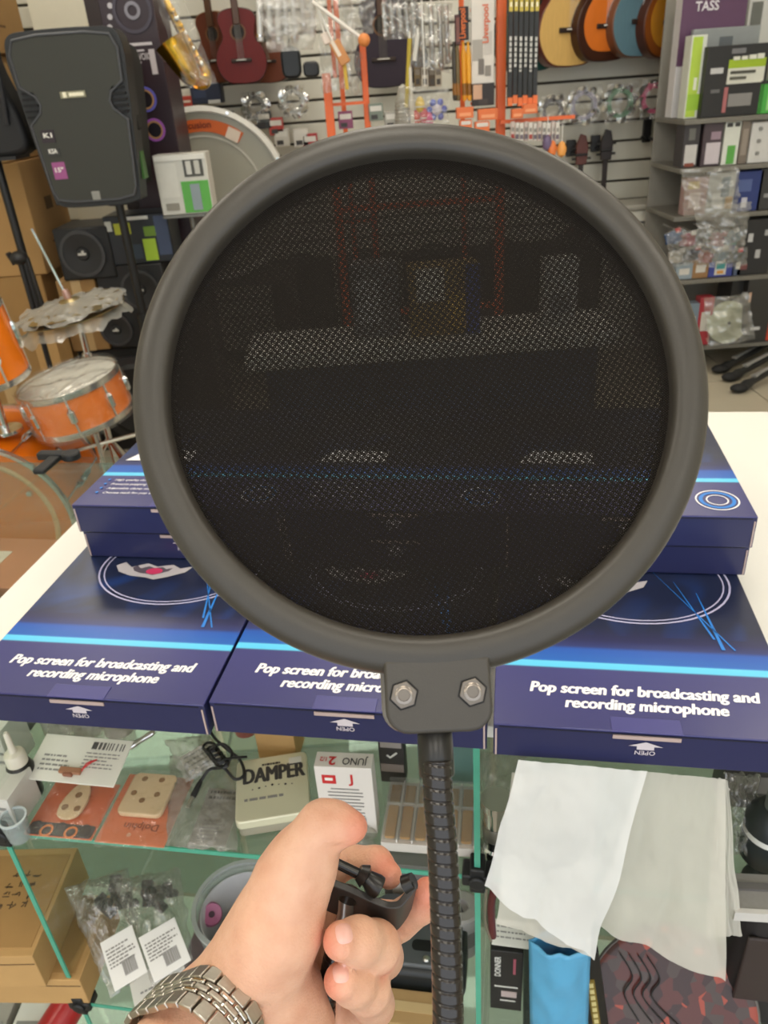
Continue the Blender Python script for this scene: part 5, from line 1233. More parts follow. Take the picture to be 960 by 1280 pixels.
for k in range(n_ + 1):
    a = R(118 - 66 * k / n_); c_, s_ = math.cos(a), math.sin(a); b.v += [Vector((r_ * .76 * c_, r_ * .76 * s_, .010)), Vector((r_ * .90 * c_, r_ * .90 * s_, .010))]
b.f = [(2 * k, 2 * k + 2, 2 * k + 3, 2 * k + 1) for k in range(n_)]; b.build('orange_label', mat('#d9682a', .5), t, smooth=0)
text('Percusion', t, MX((-.02, r_ * .80, .012)), .16, .026, mat('#7a2d12', .5), .02); MB().box((r_ * .42, r_ * .70, .012), (.06, .05, .002), rot=(0, 0, R(-28))).build('label_window', mat('#e6d6c4', .5), t)
for k in range(8):
    a = 2 * math.pi * (k + .5) / 8; MB().cyl((r_ * 1.02 * math.cos(a), r_ * 1.02 * math.sin(a), -.16), (r_ * 1.02 * math.cos(a), r_ * 1.02 * math.sin(a), .024), .007, n=8).build('tension_rod', CHROME, t)
q = T('drum_shelf', 'dark low shelf unit carrying the large white drum', 'shelf', (dh.x, 3.98, 0)); zt = dh.z - r_ * 1.06; MB().box((0, .1, zt - .015), (.7, .34, .03)).build('board', mat('#57504a', .6), q)
for s in (-1, 1): MB().box((s * .33, .1, (zt - .03) / 2), (.03, .34, zt - .03)).build('side_panel', mat('#4a443e', .6), q)
# ---- saxophone in a clear bag
sx = T('saxophone', 'brass saxophone in a clear bag hanging by the tall carton', 'saxophone', pD(236, 110, 3.3), (0, 0, 0)); GOLD = mat('#d8a93c', .22, 1.0, .06, 20)
pl = lambda l: [pD(x, y, 3.3 + dz) for x, y, dz in l]
MB().tube(spline(pl([(204, -8, 0), (212, 10, 0), (228, 42, 0), (246, 74, 0), (256, 92, -.01), (254, 102, -.03), (245, 100, -.05)]), 6), [.010 + .00055 * k for k in range(37)], 14).build('body_tube', GOLD, sx, world=True)
MB().tube(spline(pl([(245, 100, -.05), (236, 90, -.06), (224, 70, -.06), (213, 52, -.06)]), 6), [.031 + .0018 * k for k in range(19)], 16, caps=False).build('bell', GOLD, sx, world=True)
for k in range(8):
    x, y = 212 + k * 5, 14 + k * 9.4; MB().ball(pD(x + 4, y, 3.27), (.011, .008, .011), 10, 6).build('key', CHROME if k % 2 else GOLD, sx, world=True)
MB().tube(pl([(214, 6, -.03), (252, 80, -.03)]), .004, 6).build('key_rod', GOLD, sx, world=True); MB().tube(spline(pl([(204, -8, 0), (198, -18, 0), (188, -14, 0)]), 5), .010, 10).build('neck', GOLD, sx, world=True)
sb_ = T('clear_bag', 'long clear crinkled bag around the brass saxophone', 'plastic bag', pD(236, 110, 3.24))
A_, B_, C_, D_ = pD(188, -20, 3.20), pD(222, -20, 3.20), pD(272, 104, 3.20), pD(232, 112, 3.20)
MB().sheet(16, 30, lambda u, v: (A_ * (1 - u) + B_ * u) * (1 - v) + (D_ * (1 - u) + C_ * u) * v + Vector((0, -.03 * math.sin(math.pi * u) + .02 * noise.fractal(Vector((u * 4, v * 8, 2)), 1, 2, 3), 0))).build('film', clear('#f6f6f2', .10, '#ffffff', .06, .1, .8, 30), sb_, world=True, smooth=180)
MB().cyl(pD(205, -18, 3.3), pD(205, -18, 3.3) + Vector((0, 0, .6)), .004, n=6).build('hanger_cord', BLACK, sx, world=True)

# ---- stringed instruments on the wall
HALF = [(0, 0), (.11, .012), (.17, .07), (.19, .15), (.170, .225), (.128, .285), (.12, .32), (.133, .375), (.142, .415), (.122, .462), (.06, .485), (0, .488)]
def body_outline(sc_, g=0.0, half=HALF):
    a = [(x - (g if x > .02 else 0), z + (g if z < .1 else -g if z > .4 else 0)) for x, z in half]
    rgt = spline([(x, z, 0) for x, z in a], 4)
    return [(p.x * sc_, p.y * sc_) for p in rgt] + [(-p.x * sc_, p.y * sc_) for p in rgt[::-1][1:-1]]
def guitar(label, px, py, D, sc_, rz, top, side, group, kind='guitar', tiltz=0.0, burst=None, cat='guitar', electric=False):
    p = pD(px, py, D)
    t = T(kind, label, cat, p, (0, tiltz, rz), group)
    dp = (.045 if electric else .064) * sc_
    MB().prism(body_outline(sc_), -dp, 0, UPM).build('body', mat(side, .3, 0, .1, 10), t, bevel=.004)
    MB().prism(body_outline(sc_, .006), 0, .003, UPM).build('soundboard', mat(burst or top, .42, 0, .12, 14, spec=.3, coat=.0, stretch=(6, 1, 1)), t)
    if burst: MB().prism(body_outline(sc_ * .80), .003, .0045, MX((0, 0, .045 * sc_), (1, 0, 0), (0, 0, 1))).build('burst_centre', mat(top, .25, 0, .1, 14, coat=.4), t)
    z_ = .0055
    MB().lathe([(.0001, z_), (.046 * sc_, z_)], 24, MX((0, 0, .335 * sc_), (1, 0, 0), (0, 0, 1))).build('soundhole', mat('#17110d', .7), t)
    MB().lathe([(.048 * sc_, z_), (.048 * sc_, z_ + .001), (.058 * sc_, z_ + .001), (.058 * sc_, z_)], 24, MX((0, 0, .335 * sc_), (1, 0, 0), (0, 0, 1)), closed=True).build('rosette', mat('#6d4a2c', .5), t)
    MB().box((0, -.008, .155 * sc_), (.15 * sc_, .012, .022 * sc_)).build('bridge', mat('#2a1c14', .5), t, bevel=.003); MB().box((0, -.0145, .158 * sc_), (.075 * sc_, .003, .005 * sc_)).build('saddle', WHITE, t)
    MB().box((0, -.010, .64 * sc_), (.052 * sc_, .020, .52 * sc_)).build('neck', mat('#4d3322', .4), t, bevel=.004); MB().box((0, -.012, .98 * sc_), (.072 * sc_, .014, .17 * sc_)).build('headstock', mat('#2f2018', .4), t, bevel=.004)
    for k in range(6): MB().cyl(((k - 2.5) * .009 * sc_, -.014, .155 * sc_), ((k - 2.5) * .007 * sc_, -.0225, .92 * sc_), .0006, n=4).build('string', STEEL, t)
    MB().box((0, .04 if not electric else .02, .93 * sc_), (.03, .12, .03)).build('wall_hook', BLACK, t)
    return t
G1 = 'acoustic guitars hung along the slat wall'
guitar('dark green acoustic guitar mostly hidden behind the drumstick sleeves', 664, 90, 4.36, 1.0, R(24), '#2f5c55', '#233a38', G1)
guitar('natural spruce acoustic guitar hung beside the drumstick sleeves', 712, 84, 4.32, 1.0, R(24), '#d7b06a', '#5b2720', G1)
guitar('orange sunburst acoustic guitar next to the natural one', 757, 77, 4.34, .96, R(24), '#d9752a', '#3a1d14', G1, burst='#3d2014')
guitar('blue grey acoustic guitar between two amber guitars', 800, 72, 4.36, .98, R(24), '#5f7f8c', '#6b4632', G1)
guitar('amber sunburst acoustic guitar hung nearest the goods rack', 838, 73, 4.36, .98, R(24), '#c98a2a', '#4a2412', G1, burst='#8a4a18')
G2 = 'small stringed instruments on the wall'
guitar('brown ukulele with pale edge hung beside the saxophone', 275, 104, 4.40, .62, R(-20), '#5a2e1e', '#7a5a34', G2, 'ukulele', cat='ukulele')
guitar('dark red violin shaped ukulele in the middle of three', 306, 105, 4.29, .64, R(5), '#631512', '#40110f', G2, 'ukulele', cat='ukulele')
guitar('brown sunburst ukulele hung next to the silver chimes', 338, 104, 4.40, .60, R(-12), '#6a3a28', '#4a2218', G2, 'ukulele', cat='ukulele')
guitar('dark purple guitar behind the orange rack', 482, 110, 4.30, .78, R(-10), '#2e2430', '#241c24', G2, 'guitar', electric=True)
guitar('black guitar partly hidden behind the dark purple one', 503, 106, 4.46, .74, R(8), '#1c1a1c', '#151315', G2, 'guitar', electric=True)
# wrapped tambourines
def tambourine(label, px, py, D, rpx, col, seed):
    p = pD(px, py, D); r_ = rpx * SP(px, py, D) * .92
    t = T('tambourine', label, 'tambourine', p - Vector((0, 0, r_)), (0, 0, 0), 'tambourines in clear bags')
    M = MX((0, 0, r_), (1, 0, 0), (0, 0, 1))
    MB().lathe([(r_ * .60, -.02), (r_ * .60, .02), (r_ * .86, .02), (r_ * .86, -.02)], 32, M, closed=True).build('frame', mat(col, .35), t)
    for k in range(8):
        a = k * math.pi / 4 + .2; Mk = M @ Matrix.Translation((r_ * .88 * math.cos(a), r_ * .88 * math.sin(a), .012)) @ Euler((R(20 * (k % 3)), R(15 * (k % 2)), 0)).to_matrix().to_4x4()
        MB().lathe([(.0001, .006), (.010, .005), (.026, 0), (.010, -.001), (.0001, 0)], 14, Mk).build('jingle', CHROME, t)
    MB().sheet(18, 18, lambda u, v: ((u - .5) * 2.3 * r_ * (1 - .25 * abs(v - .5)), -.045 - .015 * noise.fractal(Vector((u * 5 + seed, v * 5, seed)), 1, 2, 4), r_ + (v - .5) * 2.3 * r_)).build('bag_film', clear('#f6f6f4', .07, '#ffffff', .04, .14, .5, 25), t, smooth=180)
    MB().cyl((0, .14, r_ * 1.75), (0, -.06, r_ * 1.75), .004, n=6).build('peg', BLACK, t)
tambourine('dark tambourine in a clear bag beside the drumstick sleeves', 690, 138, 4.40, 17, '#4a464c', 1)
tambourine('lilac grey tambourine in a clear bag on the slat wall', 729, 132, 4.40, 21, '#8a879c', 2)
tambourine('green tambourine in a clear bag on the slat wall', 774, 129, 4.40, 21, '#4f7a5c', 3)
tambourine('pink tambourine in a clear bag on the slat wall', 817, 123, 4.40, 21, '#c0507a', 4)
tambourine('silver tambourine in a clear bag below the ukuleles', 367, 127, 4.40, 17, '#a9a9a4', 5)
tambourine('dull silver tambourine in a clear bag above the large white drum', 320, 134, 4.42, 16, '#77766f', 6)
# hooks with instrument heads
for k, (px, py, col, lb) in enumerate(((727, 180, '#5a2a20', 'brown headed small instrument on a black hook below the grey tambourine'), (758, 174, '#2b2422', 'black headed small instrument on a black hook below the green tambourine'))):
    p = pD(px, py, 4.45); t = T('small_fiddle', lb, 'string instrument', (p.x, 4.45, p.z - .62), group='small instruments on hooks')
    MB().prism(body_outline(.42), -.05, 0, UPM).build('body', mat(col, .3), t, bevel=.004); MB().box((0, -.006, .36), (.026, .018, .40)).build('neck', mat('#241a16', .4), t, bevel=.003); MB().prism([(-.028, .52), (.028, .52), (.034, .60), (.020, .66), (-.010, .67), (-.032, .61)], -.002, .018, UPM).build('headstock', mat(col, .35), t, bevel=.004)
    for s in (-1, 1):
        for q in range(2): MB().cyl((s * .02, -.008, .55 + .05 * q), (s * .05, -.008, .55 + .05 * q), .006, n=8).build('peg', BLACK, t)
    MB().box((-.045, .045, .60), (.05, .02, .08)).build('hook_plate', BLACK, t, bevel=.004); MB().tube([(-.045, .04, .58), (-.03, -.02, .57), (.03, -.02, .57)], .006, 8).build('hook', BLACK, t)
p = pD(811, 164, 4.50); t = T('guitar_hook', 'empty black guitar hook on the bare slat wall', 'hook', (p.x, 4.53, p.z - .05)); MB().box((0, 0, .05), (.045, .02, .11)).build('plate', BLACK, t, bevel=.004); MB().tube([(-.02, -.01, .02), (-.03, -.08, .01), (-.06, -.10, .03)], .007, 8).build('arm', BLACK, t); MB().tube([(.01, -.01, .02), (.01, -.08, .01), (.03, -.10, .03)], .007, 8).build('arm', BLACK, t)
# cooler
p = pD(800, 262, 4.2); t = T('air_cooler', 'white air cooler with slatted vent standing against the slat wall', 'air cooler', (p.x, 4.2, 0.001)); hz = p.z
MB().box((0, .12, hz / 2), (.34, .22, hz)).build('housing', mat('#d9d7cc', .4), t, bevel=.02, seg=3); MB().box((0, .12, hz + .008), (.36, .25, .03)).build('top_cover', mat('#9a978d', .5), t, bevel=.01)
MB().box((-.01, .006, hz - .19), (.27, .008, .26)).build('vent_panel', mat('#4a4c4c', .6), t)
for k in range(7): MB().box((-.01, -.002, hz - .08 - .036 * k), (.26, .014, .012), rot=(R(25), 0, 0)).build('louvre', mat('#a8a79f', .5), t)
# ------------------------------------------------------------------ orange rack with hanging percussion
ORC = mat('#e2662a', .4, 0, .04)
rk = T('orange_rack', 'orange steel display rack with hooks standing in the shop aisle', 'display rack', (pD(520, 150, 3.1).x, 3.1, 0))
ox = MW[rk.name].translation.x
def rx(x, y): return pD(x, y, 3.1).x - ox
def rz(x, y): return pD(x, y, 3.1).z
PO = [(rx(411, 130), rz(405, 92), .030, 0), (rx(457, 110), rz(452, 50), .022, .06), (rx(626, 90), 2.0, .032, 0), (rx(590, 90), 1.9, .018, .28), (rx(425, 90), 1.9, .018, .28)]
for x, top, w, dy in PO: MB().box((x, dy, top / 2), (w, w, top)).build('post', ORC, rk, bevel=.003)
for z in (.12, .55, .95, rz(430, 130)): MB().box(((PO[0][0] + PO[1][0]) / 2, .03, z), (PO[1][0] - PO[0][0], .012, .010)).build('rung', ORC, rk)
for z in (.12, .6, 1.0): MB().box(((PO[0][0] + PO[2][0]) / 2, 0, z), (PO[2][0] - PO[0][0], .020, .020)).build('cross_bar', ORC, rk)
for x, top, w, dy in PO[:3]: MB().box((x, .14, .10), (w, .30, .02)).build('foot_bar', ORC, rk)
for y in (6, 70, 130): MB().box((rx(607, y), .14, rz(607, y)), (rx(626, y) - rx(590, y), .010, .010), rot=(0, 0, R(-60))).build('rung', ORC, rk)
MB().box((rx(510, -8), 0, rz(510, -14)), (rx(626, 0) - rx(395, 0), .02, .02)).build('top_bar', ORC, rk)
MB().box((rx(411, 0), 0, (rz(405, 92) + rz(405, -14)) / 2), (.014, .014, rz(405, -14) - rz(405, 92) + .03)).build('upper_post', ORC, rk)
zh = rz(510, -14)
for z in (rz(660, 149), zh):
    MB().box(((PO[2][0] + rx(712, 100)) / 2, -.055, z), (rx(712, 100) - PO[2][0] + .02, .012, .012)).build('hook_bar', ORC, rk)
    MB().box((PO[2][0], -.03, z), (.012, .06, .012)).build('hook_bar', ORC, rk)
# chimes: silver tubes in clear bags
def tubes(name, label, cat, xs, y0, y1, D, rpx, m, group, z_top=None):
    for k, x in enumerate(xs):
        t = T(name, label[k] if isinstance(label, (list, tuple)) else label, cat, pD(x, y1[k % len(y1)], D + .02 * (k % 2)), group=group)
        a = pD(x, y1[k % len(y1)], D + .02 * (k % 2)); b_ = pD(x - 3, y0, D + .02 * (k % 2)); r_ = rpx * SP(x, y0, D)
        MB().tube([a, a + (b_ - a) * .02, a + (b_ - a) * .98, b_], [r_ * .8, r_, r_, r_ * .8], 12).build('tube', m, t, world=True)
        MB().lathe([(r_ * .9, 0), (r_ * 1.25, .002), (r_ * 1.25, .010), (r_ * .9, .012)], 12, Matrix.Translation((0, 0, .012))).build('end_ring', CHROME, t)
        MB().cyl(b_, b_ + Vector((0, 0, max(.02, zh - b_.z))), .0012, n=5).build('cord', WHITE, t, world=True)
ALU = mat('#c6c6c2', .25, .85, .05)
tubes('chime_tube', 'short silver chime tube in the clear bag on the orange rack', 'chime', [482, 491, 501, 510, 518], 4, [46, 42, 40], 3.12, 3.2, ALU, 'short chime tubes')
tubes('chime_tube', 'long silver chime tube hanging beside the drumstick boxes', 'chime', [518, 529, 541, 552, 560], 6, [74, 68, 84, 88, 80], 3.2, 3.6, ALU, 'long chime tubes')
tubes('chime_tube', 'white wrapped chime tube above the tambourine', 'chime', [326, 338, 349, 358, 369, 380, 391], -10, [52, 40, 56, 44, 54, 38, 46], 3.3, 4.2, mat('#d5d5d2', .3, .3, .05), 'white wrapped chime tubes')
def film(label, cs, D, seed, m=BAGFAR, amp=.03, group='hanging clear bags', cord=True):
    A, B, C2, D2 = [pD(x, y, D) for x, y in cs]
    t = T('clear_bag', label, 'plastic bag', (C2 + D2) / 2, group=group)
    MB().sheet(20, 24, lambda u, v: (A * (1 - u) + B * u) * (1 - v) + (D2 * (1 - u) + C2 * u) * v + Vector((.01 * noise.noise(Vector((v * 6, seed, 1))), -.02 * math.sin(math.pi * u) - amp * noise.fractal(Vector((u * 4 + seed, v * 6, seed)), 1, 2, 4), 0))).build('film', m, t, world=True, smooth=180)
    if cord: MB().cyl(A * .5 + B * .5, A * .5 + B * .5 + Vector((0, .0, .25)), .002, n=5).build('cord', WHITE, t, world=True)
    return t
film('milky clear bag around the white wrapped chimes', [(318, -10), (398, -10), (392, 62), (336, 66)], 3.24, 1, clear('#f4f4f2', .28, '#f6f6f4', .10, .12, .8, 25))
film('clear bag of wooden blocks hanging on the orange rack', [(392, -10), (440, -10), (440, 108), (404, 118)], 3.04, 2)
film('clear bag hanging between the two orange posts', [(424, -8), (470, -8), (466, 42), (428, 46)], 3.06, 3)
film('clear bag around the short chime tubes', [(478, 0), (522, 0), (522, 48), (480, 50)], 3.08, 4)
film('clear bag around the long chime tubes', [(512, 4), (566, 4), (564, 92), (514, 84)], 3.13, 5)
film('clear bag of coloured toys on the orange rack', [(500, 108), (562, 108), (560, 158), (500, 160)], 3.04, 6, clear('#f6f6f4', .10, '#ffffff', .10, .12, .8, 25))
film('grey clear bag beside the orange post', [(436, 60), (452, 66), (448, 120), (430, 118)], 3.14, 7)
# wooden block on a stick, mallet
a = pD(425, 66, 2.98); t = T('wood_block', 'wooden block on a yellow stick hanging in the clear bag', 'wood block', a)
MB().box((0, 0, 0), (.036, .035, .075), rot=(0, R(-28), 0)).build('block', mat('#c98a52', .5), t, bevel=.004, loc=None); MB().box((-.012, -.0185, .012), (.012, .002, .05), rot=(0, R(-28), 0)).build('slot', mat('#e8d9c8', .5), t)
MB().cyl(Vector((.012, 0, -.035)), pD(434, 112, 2.98) - a, .006, n=8).build('stick', mat('#d8b34a', .5), t); MB().cyl(Vector((-.02, 0, .03)), pD(396, 8, 2.98) - a, .004, n=8).build('cord', WHITE, t)
a = pD(455, 50, 2.96); t = T('mallet', 'white mallet with an orange ball end slanting across the rack', 'mallet', a); MB().ball((0, 0, 0), .020, 16, 10).build('head', mat('#e08a48', .5), t); MB().cyl(Vector((0, 0, 0)), pD(390, 2, 2.96) - a, .006, n=10).build('stick', mat('#e8e2da', .5), t)
t = T('mallet', 'thin pale mallet hanging inside the clear bag with the wood block', 'mallet', pD(408, 48, 3.0)); MB().box((0, 0, 0), (.028, .02, .035), rot=(0, R(-20), 0)).build('head', mat('#e6d8cc', .5), t, bevel=.004); MB().cyl((-.005, 0, .015), pD(394, 4, 3.0) - pD(408, 48, 3.0), .004, n=8).build('stick', WHITE, t)
# coloured toys
for k, (x, y, c_, lb) in enumerate(((525, 131, '#e2c02c', 'yellow egg shaker in the clear bag'), (530, 145, '#c83a4c', 'red egg shaker in the clear bag'), (536, 149, '#d84a8a', 'pink egg shaker in the clear bag'), (520, 148, '#d0482e', 'orange red egg shaker in the clear bag'))):
    p = pD(x, y, 3.1); t = T('egg_shaker', lb, 'shaker', p, group='egg shakers'); MB().lathe([(.0001, -.026), (.012, -.022), (.018, -.006), (.016, .010), (.008, .024), (.0001, .027)], 16).build('egg', mat(c_, .35), t); MB().lathe([(.0181, -.008), (.0186, -.006), (.0181, -.004)], 16).build('seam', WHITE, t)
p = pD(546, 137, 3.1); t = T('bell_toy', 'blue and white star shaped bell toy in the clear bag', 'toy', p)
for k in range(6): a = k * math.pi / 3; MB().ball((.026 * math.cos(a), 0, .026 * math.sin(a)), .012, 10, 6).build('bell', mat('#5a6cc8', .3), t)
MB().ball((0, -.004, 0), .018, 12, 8).build('centre', mat('#d8d4e2', .35), t)
for k, (x0, x1, y0, y1, c_, lb) in enumerate(((508, 512, 48, 134, '#b8a43a', 'long yellow stick hanging by the toys'), (508, 512, 84, 158, '#ded8cc', 'long white stick hanging by the toys'), (518, 522, 44, 76, '#dcd9d2', 'short white stick among the chimes'))):
    t = T('rhythm_stick', lb, 'stick', pD(x0, y1, 3.06), group='rhythm sticks'); MB().tube([pD(x0 + (k == 1) * 8, y1, 3.06), pD(x1, y0, 3.06)], .007, 10).build('stick', mat(c_, .5), t, world=True); MB().tube([pD(x1, y0, 3.06), pD(x1, y0, 3.06) + Vector((0, 0, .02))], .004, 8).build('loop', WHITE, t, world=True)
for k, (x, c_) in enumerate(((522, '#7d6a48'), (531, '#d8d0c0'), (540, '#5a4a36'), (548, '#c9bda6'))):
    pack('castanet_card', ['brown', 'white', 'dark brown', 'cream'][k] + ' card of castanets below the chimes', 'card', (x - 4, 84, x + 4, 108), 3.16, .02, mat(c_, .6), [(.1, .6, .9, .9, '#8d8272'), (.2, .1, .8, .4, '#4a4238')], group='castanet cards', bevel=.001)
p = pD(505, 140, 3.14); t = T('guiro', 'pale grey guiro hanging behind the toys', 'guiro', p); MB().lathe([(.0001, -.09), (.02, -.08), (.035, -.03), (.030, .03), (.016, .08), (.0001, .09)], 16).build('body', mat('#a7a59a', .5), t)
for k in range(6): MB().lathe([(.034 - .001 * k, -.03 + .012 * k), (.037 - .001 * k, -.027 + .012 * k), (.034 - .001 * k, -.024 + .012 * k)], 16).build('ridge', mat('#8f8d84', .5), t)
# drumstick boxes and sleeves on the right of the rack
GS = 'drumstick sleeves and boxes'
pack('stick_box', 'slim maroon drumstick box on the orange rack', 'box', (569, 18, 576, 56), 3.05, .02, mat('#4a2a28', .5), [(.2, .1, .8, .9, '#7a4a40')], group=GS, bevel=.001)
t = pack('stick_box', 'black drumstick box with sideways orange lettering', 'box', (574, 8, 586, 50), 3.05, .025, mat('#1d1a1a', .5), group=GS, bevel=.001); text('Liverpool', t, MX((.004, -.003, .048), (0, 0, 1), (-1, 0, 0)), .085, .020, mat('#e2702c', .5), .02)
for k, (x, c_, lb) in enumerate(((572, '#6b5a36', 'pair of brown drumsticks hanging by the black box'), (580, '#e09a24', 'first yellow drumstick below the black box'), (586, '#e6a42c', 'second yellow drumstick next to the white card'), (568, '#3b352c', 'dark drumstick at the end of the row'))):
    t = T('drumstick', lb, 'drumstick', pD(x, 126, 3.06), group='drumsticks'); a, b_ = pD(x + 1, 126, 3.06), pD(x - 1, 52, 3.06); MB().tube([a, a + (b_ - a) * .06, a + (b_ - a) * .8, a + (b_ - a) * .95, b_], [.006, .0085, .0085, .004, .005], 10).build('stick', mat(c_, .4), t, world=True); MB().tube([a + (b_ - a) * .1, a + (b_ - a) * .3], .0088, 10).build('grip_print', mat('#8a5a1a', .4), t, world=True)
t = pack('percussion_card', 'white card with orange lettering and a pictured cymbal on the rack', 'card', (589, -6, 618, 106), 3.06, .012, mat('#dcd5cc', .5), [(.05, .28, .5, .52, '#a8a29a'), (.55, .35, .9, .6, '#c9c2ba'), (.30, .12, .55, .30, '#77706a'), (.6, .1, .85, .22, '#8d867e')], bevel=.002, part='card'); text('Liverpool', t, MX((.018, -.006, .18), (0, 0, 1), (-1, 0, 0)), .11, .020, mat('#d8643a', .5), .02)
pack('percussion_card', 'black and tan card under the white card on the rack', 'card', (590, 104, 618, 132), 3.05, .012, mat('#2a2422', .5), [(.05, .3, .45, .95, '#c9a184'), (.3, .05, .7, .3, '#3d3632')], bevel=.002, part='card')
for k in range(6):
    x = 638 + k * 6.4; t = pack('stick_sleeve', ['first', 'second', 'third', 'fourth', 'fifth', 'sixth'][k] + ' black drumstick sleeve counted from the orange post', 'drumstick sleeve', (x - 2.8, -6, x + 2.8, 132 - 3 * (k % 2)), 3.02 + .004 * k, .016, mat('#262829', .5), [(.1, .86, .9, .98, '#c9b44a'), (.25, .32 + .03 * (k % 2), .75, .64, '#d5d3cc'), (.3, .90, .7, .94, '#f0ead0')], group=GS, bevel=.001, part='sleeve')
    for q in range(6): MB().box((0, -.0045, (.35 + .03 * (k % 2) + q * .05) * .32), (.010, .001, .004)).build('print_mark', mat('#3a3a3a', .5), t)
    p = pD(x, 138, 3.0); MB().box((0, -.004, .012), (.016, .012, .026)).build('orange_tag', mat('#e4743a', .5), t)
for k, (x0, x1, y0, y1) in enumerate(((571, 592, 134, 148), (598, 622, 136, 150), (575, 590, 150, 163), (594, 612, 152, 166), (640, 654, 136, 148), (654, 672, 130, 142))):
    t = pack('reed_carton', ['orange reed carton at the near end of the top row', 'orange reed carton beside the orange post', 'white topped orange reed carton in the lower row', 'orange and white reed carton low by the post', 'orange reed carton under the first sleeves', 'orange reed carton under the last sleeves'][k], 'carton', (x0, y0, x1, y1), 3.0, .03, mat('#e0743e', .5), [(.1, .55, .9, .9, '#d8d0c8')] if k in (2, 3) else [(.15, .2, .85, .5, '#f0a070')], group='orange reed cartons', bevel=.001)
for k in range(11):
    x = 641 + k * 5.6; pack('price_tag_pack', ('small white hanging pack in the row under the sleeves' if k % 3 else 'small pinkish hanging pack in the row under the sleeves'), 'pack', (x - 2.4, 152 + (k % 3), x + 2.4, 176), 3.0 + .01 * (k % 2), .012, mat('#d9d3cb' if k % 3 else '#c9b9b2', .6), [(.1, .1, .9, .35, '#a33c34' if k % 4 == 0 else '#6a5f6a'), (.2, .5, .8, .7, '#8d8880')], group='white hanging packs', bevel=.001)
for k, (x, y, c_, lb) in enumerate(((690, 185, '#e07a3c', 'orange charm hanging below the white packs'), (702, 186, '#e8a050', 'amber charm hanging below the white packs'), (684, 178, '#6a5a7a', 'violet charm hanging below the white packs'))):
    t = T('hanging_charm', lb, 'charm', pD(x, y, 3.0), group='charms'); MB().lathe([(.0001, -.03), (.014, -.02), (.018, 0), (.010, .02), (.0001, .026)], 14).build('body', mat(c_, .4), t); MB().cyl((0, 0, .02), (0, 0, .08), .0015, n=5).build('cord', WHITE, t)
t = T('drum_pedal', 'black pedal shaped percussion hung under the chimes', 'percussion', pD(366, 98, 3.9), (0, 0, 0)); MB().prism(rr(.085, .12, .03, 5, 0, .06), -.04, .02, UPM).build('body', mat('#1d2226', .4), t, bevel=.01); MB().prism(rr(.07, .06, .02, 5, .085, .03), -.03, .02, UPM).build('foot', mat('#26282c', .4), t, bevel=.008); MB().cyl((0, 0, .12), (-.01, 0, .4), .003, n=6).build('cord', BLACK, t)
for k, (x, y, c_, lb) in enumerate(((345, 158, '#b5433c', 'red small pack above the large drum'), (352, 172, '#c9c4ba', 'white small pack above the large drum'), (388, 178, '#a93a3a', 'red and white pack by the orange post'), (376, 172, '#d6d2ca', 'white carton by the orange post'), (432, 150, '#8d4a6a', 'pink pack between the orange posts'), (330, 150, '#3a3d40', 'dark pack above the large drum'), (470, 140, '#7a8478', 'grey green pack beside the orange rack'), (490, 150, '#a8a49a', 'grey pack beside the orange rack'))):
    pack('small_pack', lb, 'pack', (x - 9, y - 11, x + 9, y + 11), 4.40 if x < 400 else 3.14, .04, mat(c_, .5), [(.1, .55, .9, .85, '#d8d4cc'), (.15, .1, .6, .35, '#3b3836')], group='small packs around the rack', bevel=.002)
pack('blue_case', 'dark blue case above the large white drum', 'case', (238, 104, 276, 130), 4.40, .12, mat('#232b40', .5), [(.55, .0, .95, .18, '#c9c9c4'), (.1, .3, .5, .7, '#2f3a55')], bevel=.006)
pack('red_case', 'red case beside the dark blue case', 'case', (222, 120, 240, 134), 4.40, .1, mat('#a83a2a', .5), [(.1, .4, .9, .6, '#d8c8b8')], bevel=.004)

# ------------------------------------------------------------------ goods rack at the right
DR = 3.75
def zr(y): return pD(900, y, DR).z
LV = [zr(147), zr(208), zr(268), zr(348), zr(432)]
rack = T('goods_rack', 'dark metal goods rack packed with accessories at the right', 'shelf rack', (pD(930, 200, DR).x, DR, 0)); gx = MW[rack.name].translation.x
XL, XR = pD(852, 200, DR).x - gx, .75
for x in (XR - .35, XR):
    for y in (.38,): MB().box((x, y, 1.05), (.03, .03, 2.1)).build('post', mat('#3b3b3b', .5, .5), rack, bevel=.003)
for z in LV:
    MB().box(((XL + XR) / 2, .2, z - .011), (XR - XL, .38, .020)).build('shelf_board', mat('#7d7a72', .5, .3), rack, bevel=.002)
MB().box(((XL + XR) / 2, .395, 1.1), (XR - XL, .008, 2.0)).build('back_panel', mat('#8f8c84', .6), rack)
GR = 'boxed accessories on the goods rack'
def rp(label, rect, lev, col, decs=(), texts=(), depth=.10, dy=0.0, cat='box', name='accessory_box', rot=0.0, tilt=0.0):
    return pack(name, label, cat, rect, DR + .03 + dy, depth, mat(col, .45), decs, texts, z0=LV[lev] + .001, group=GR, bevel=.002, rot=rot, tilt=tilt)
t = rp('purple and white box printed TASS at the back of the top shelf', (846, -14, 926, 146), 0, '#d3d2d4', [(0, .60, 1, 1, '#5e3f5c'), (.0, .42, .25, .62, '#5e3f5c'), (.30, .18, .36, .60, '#a9a9ae'), (.62, .2, .68, .6, '#b4b4b8')], [('TASS', .38, .84, .36, .07, '#e0dce2'), ], depth=.08, dy=.175)
o_ = circ(1, 24); 
rp('lime green and white box on the top shelf', (860, 44, 879, 146), 0, '#d6dbd0', [(.08, .02, .72, .98, '#b5d24a'), (.1, .1, .9, .3, '#9cc63a'), (.4, .35, .6, .5, '#e8ecd8')], depth=.08, dy=.04)
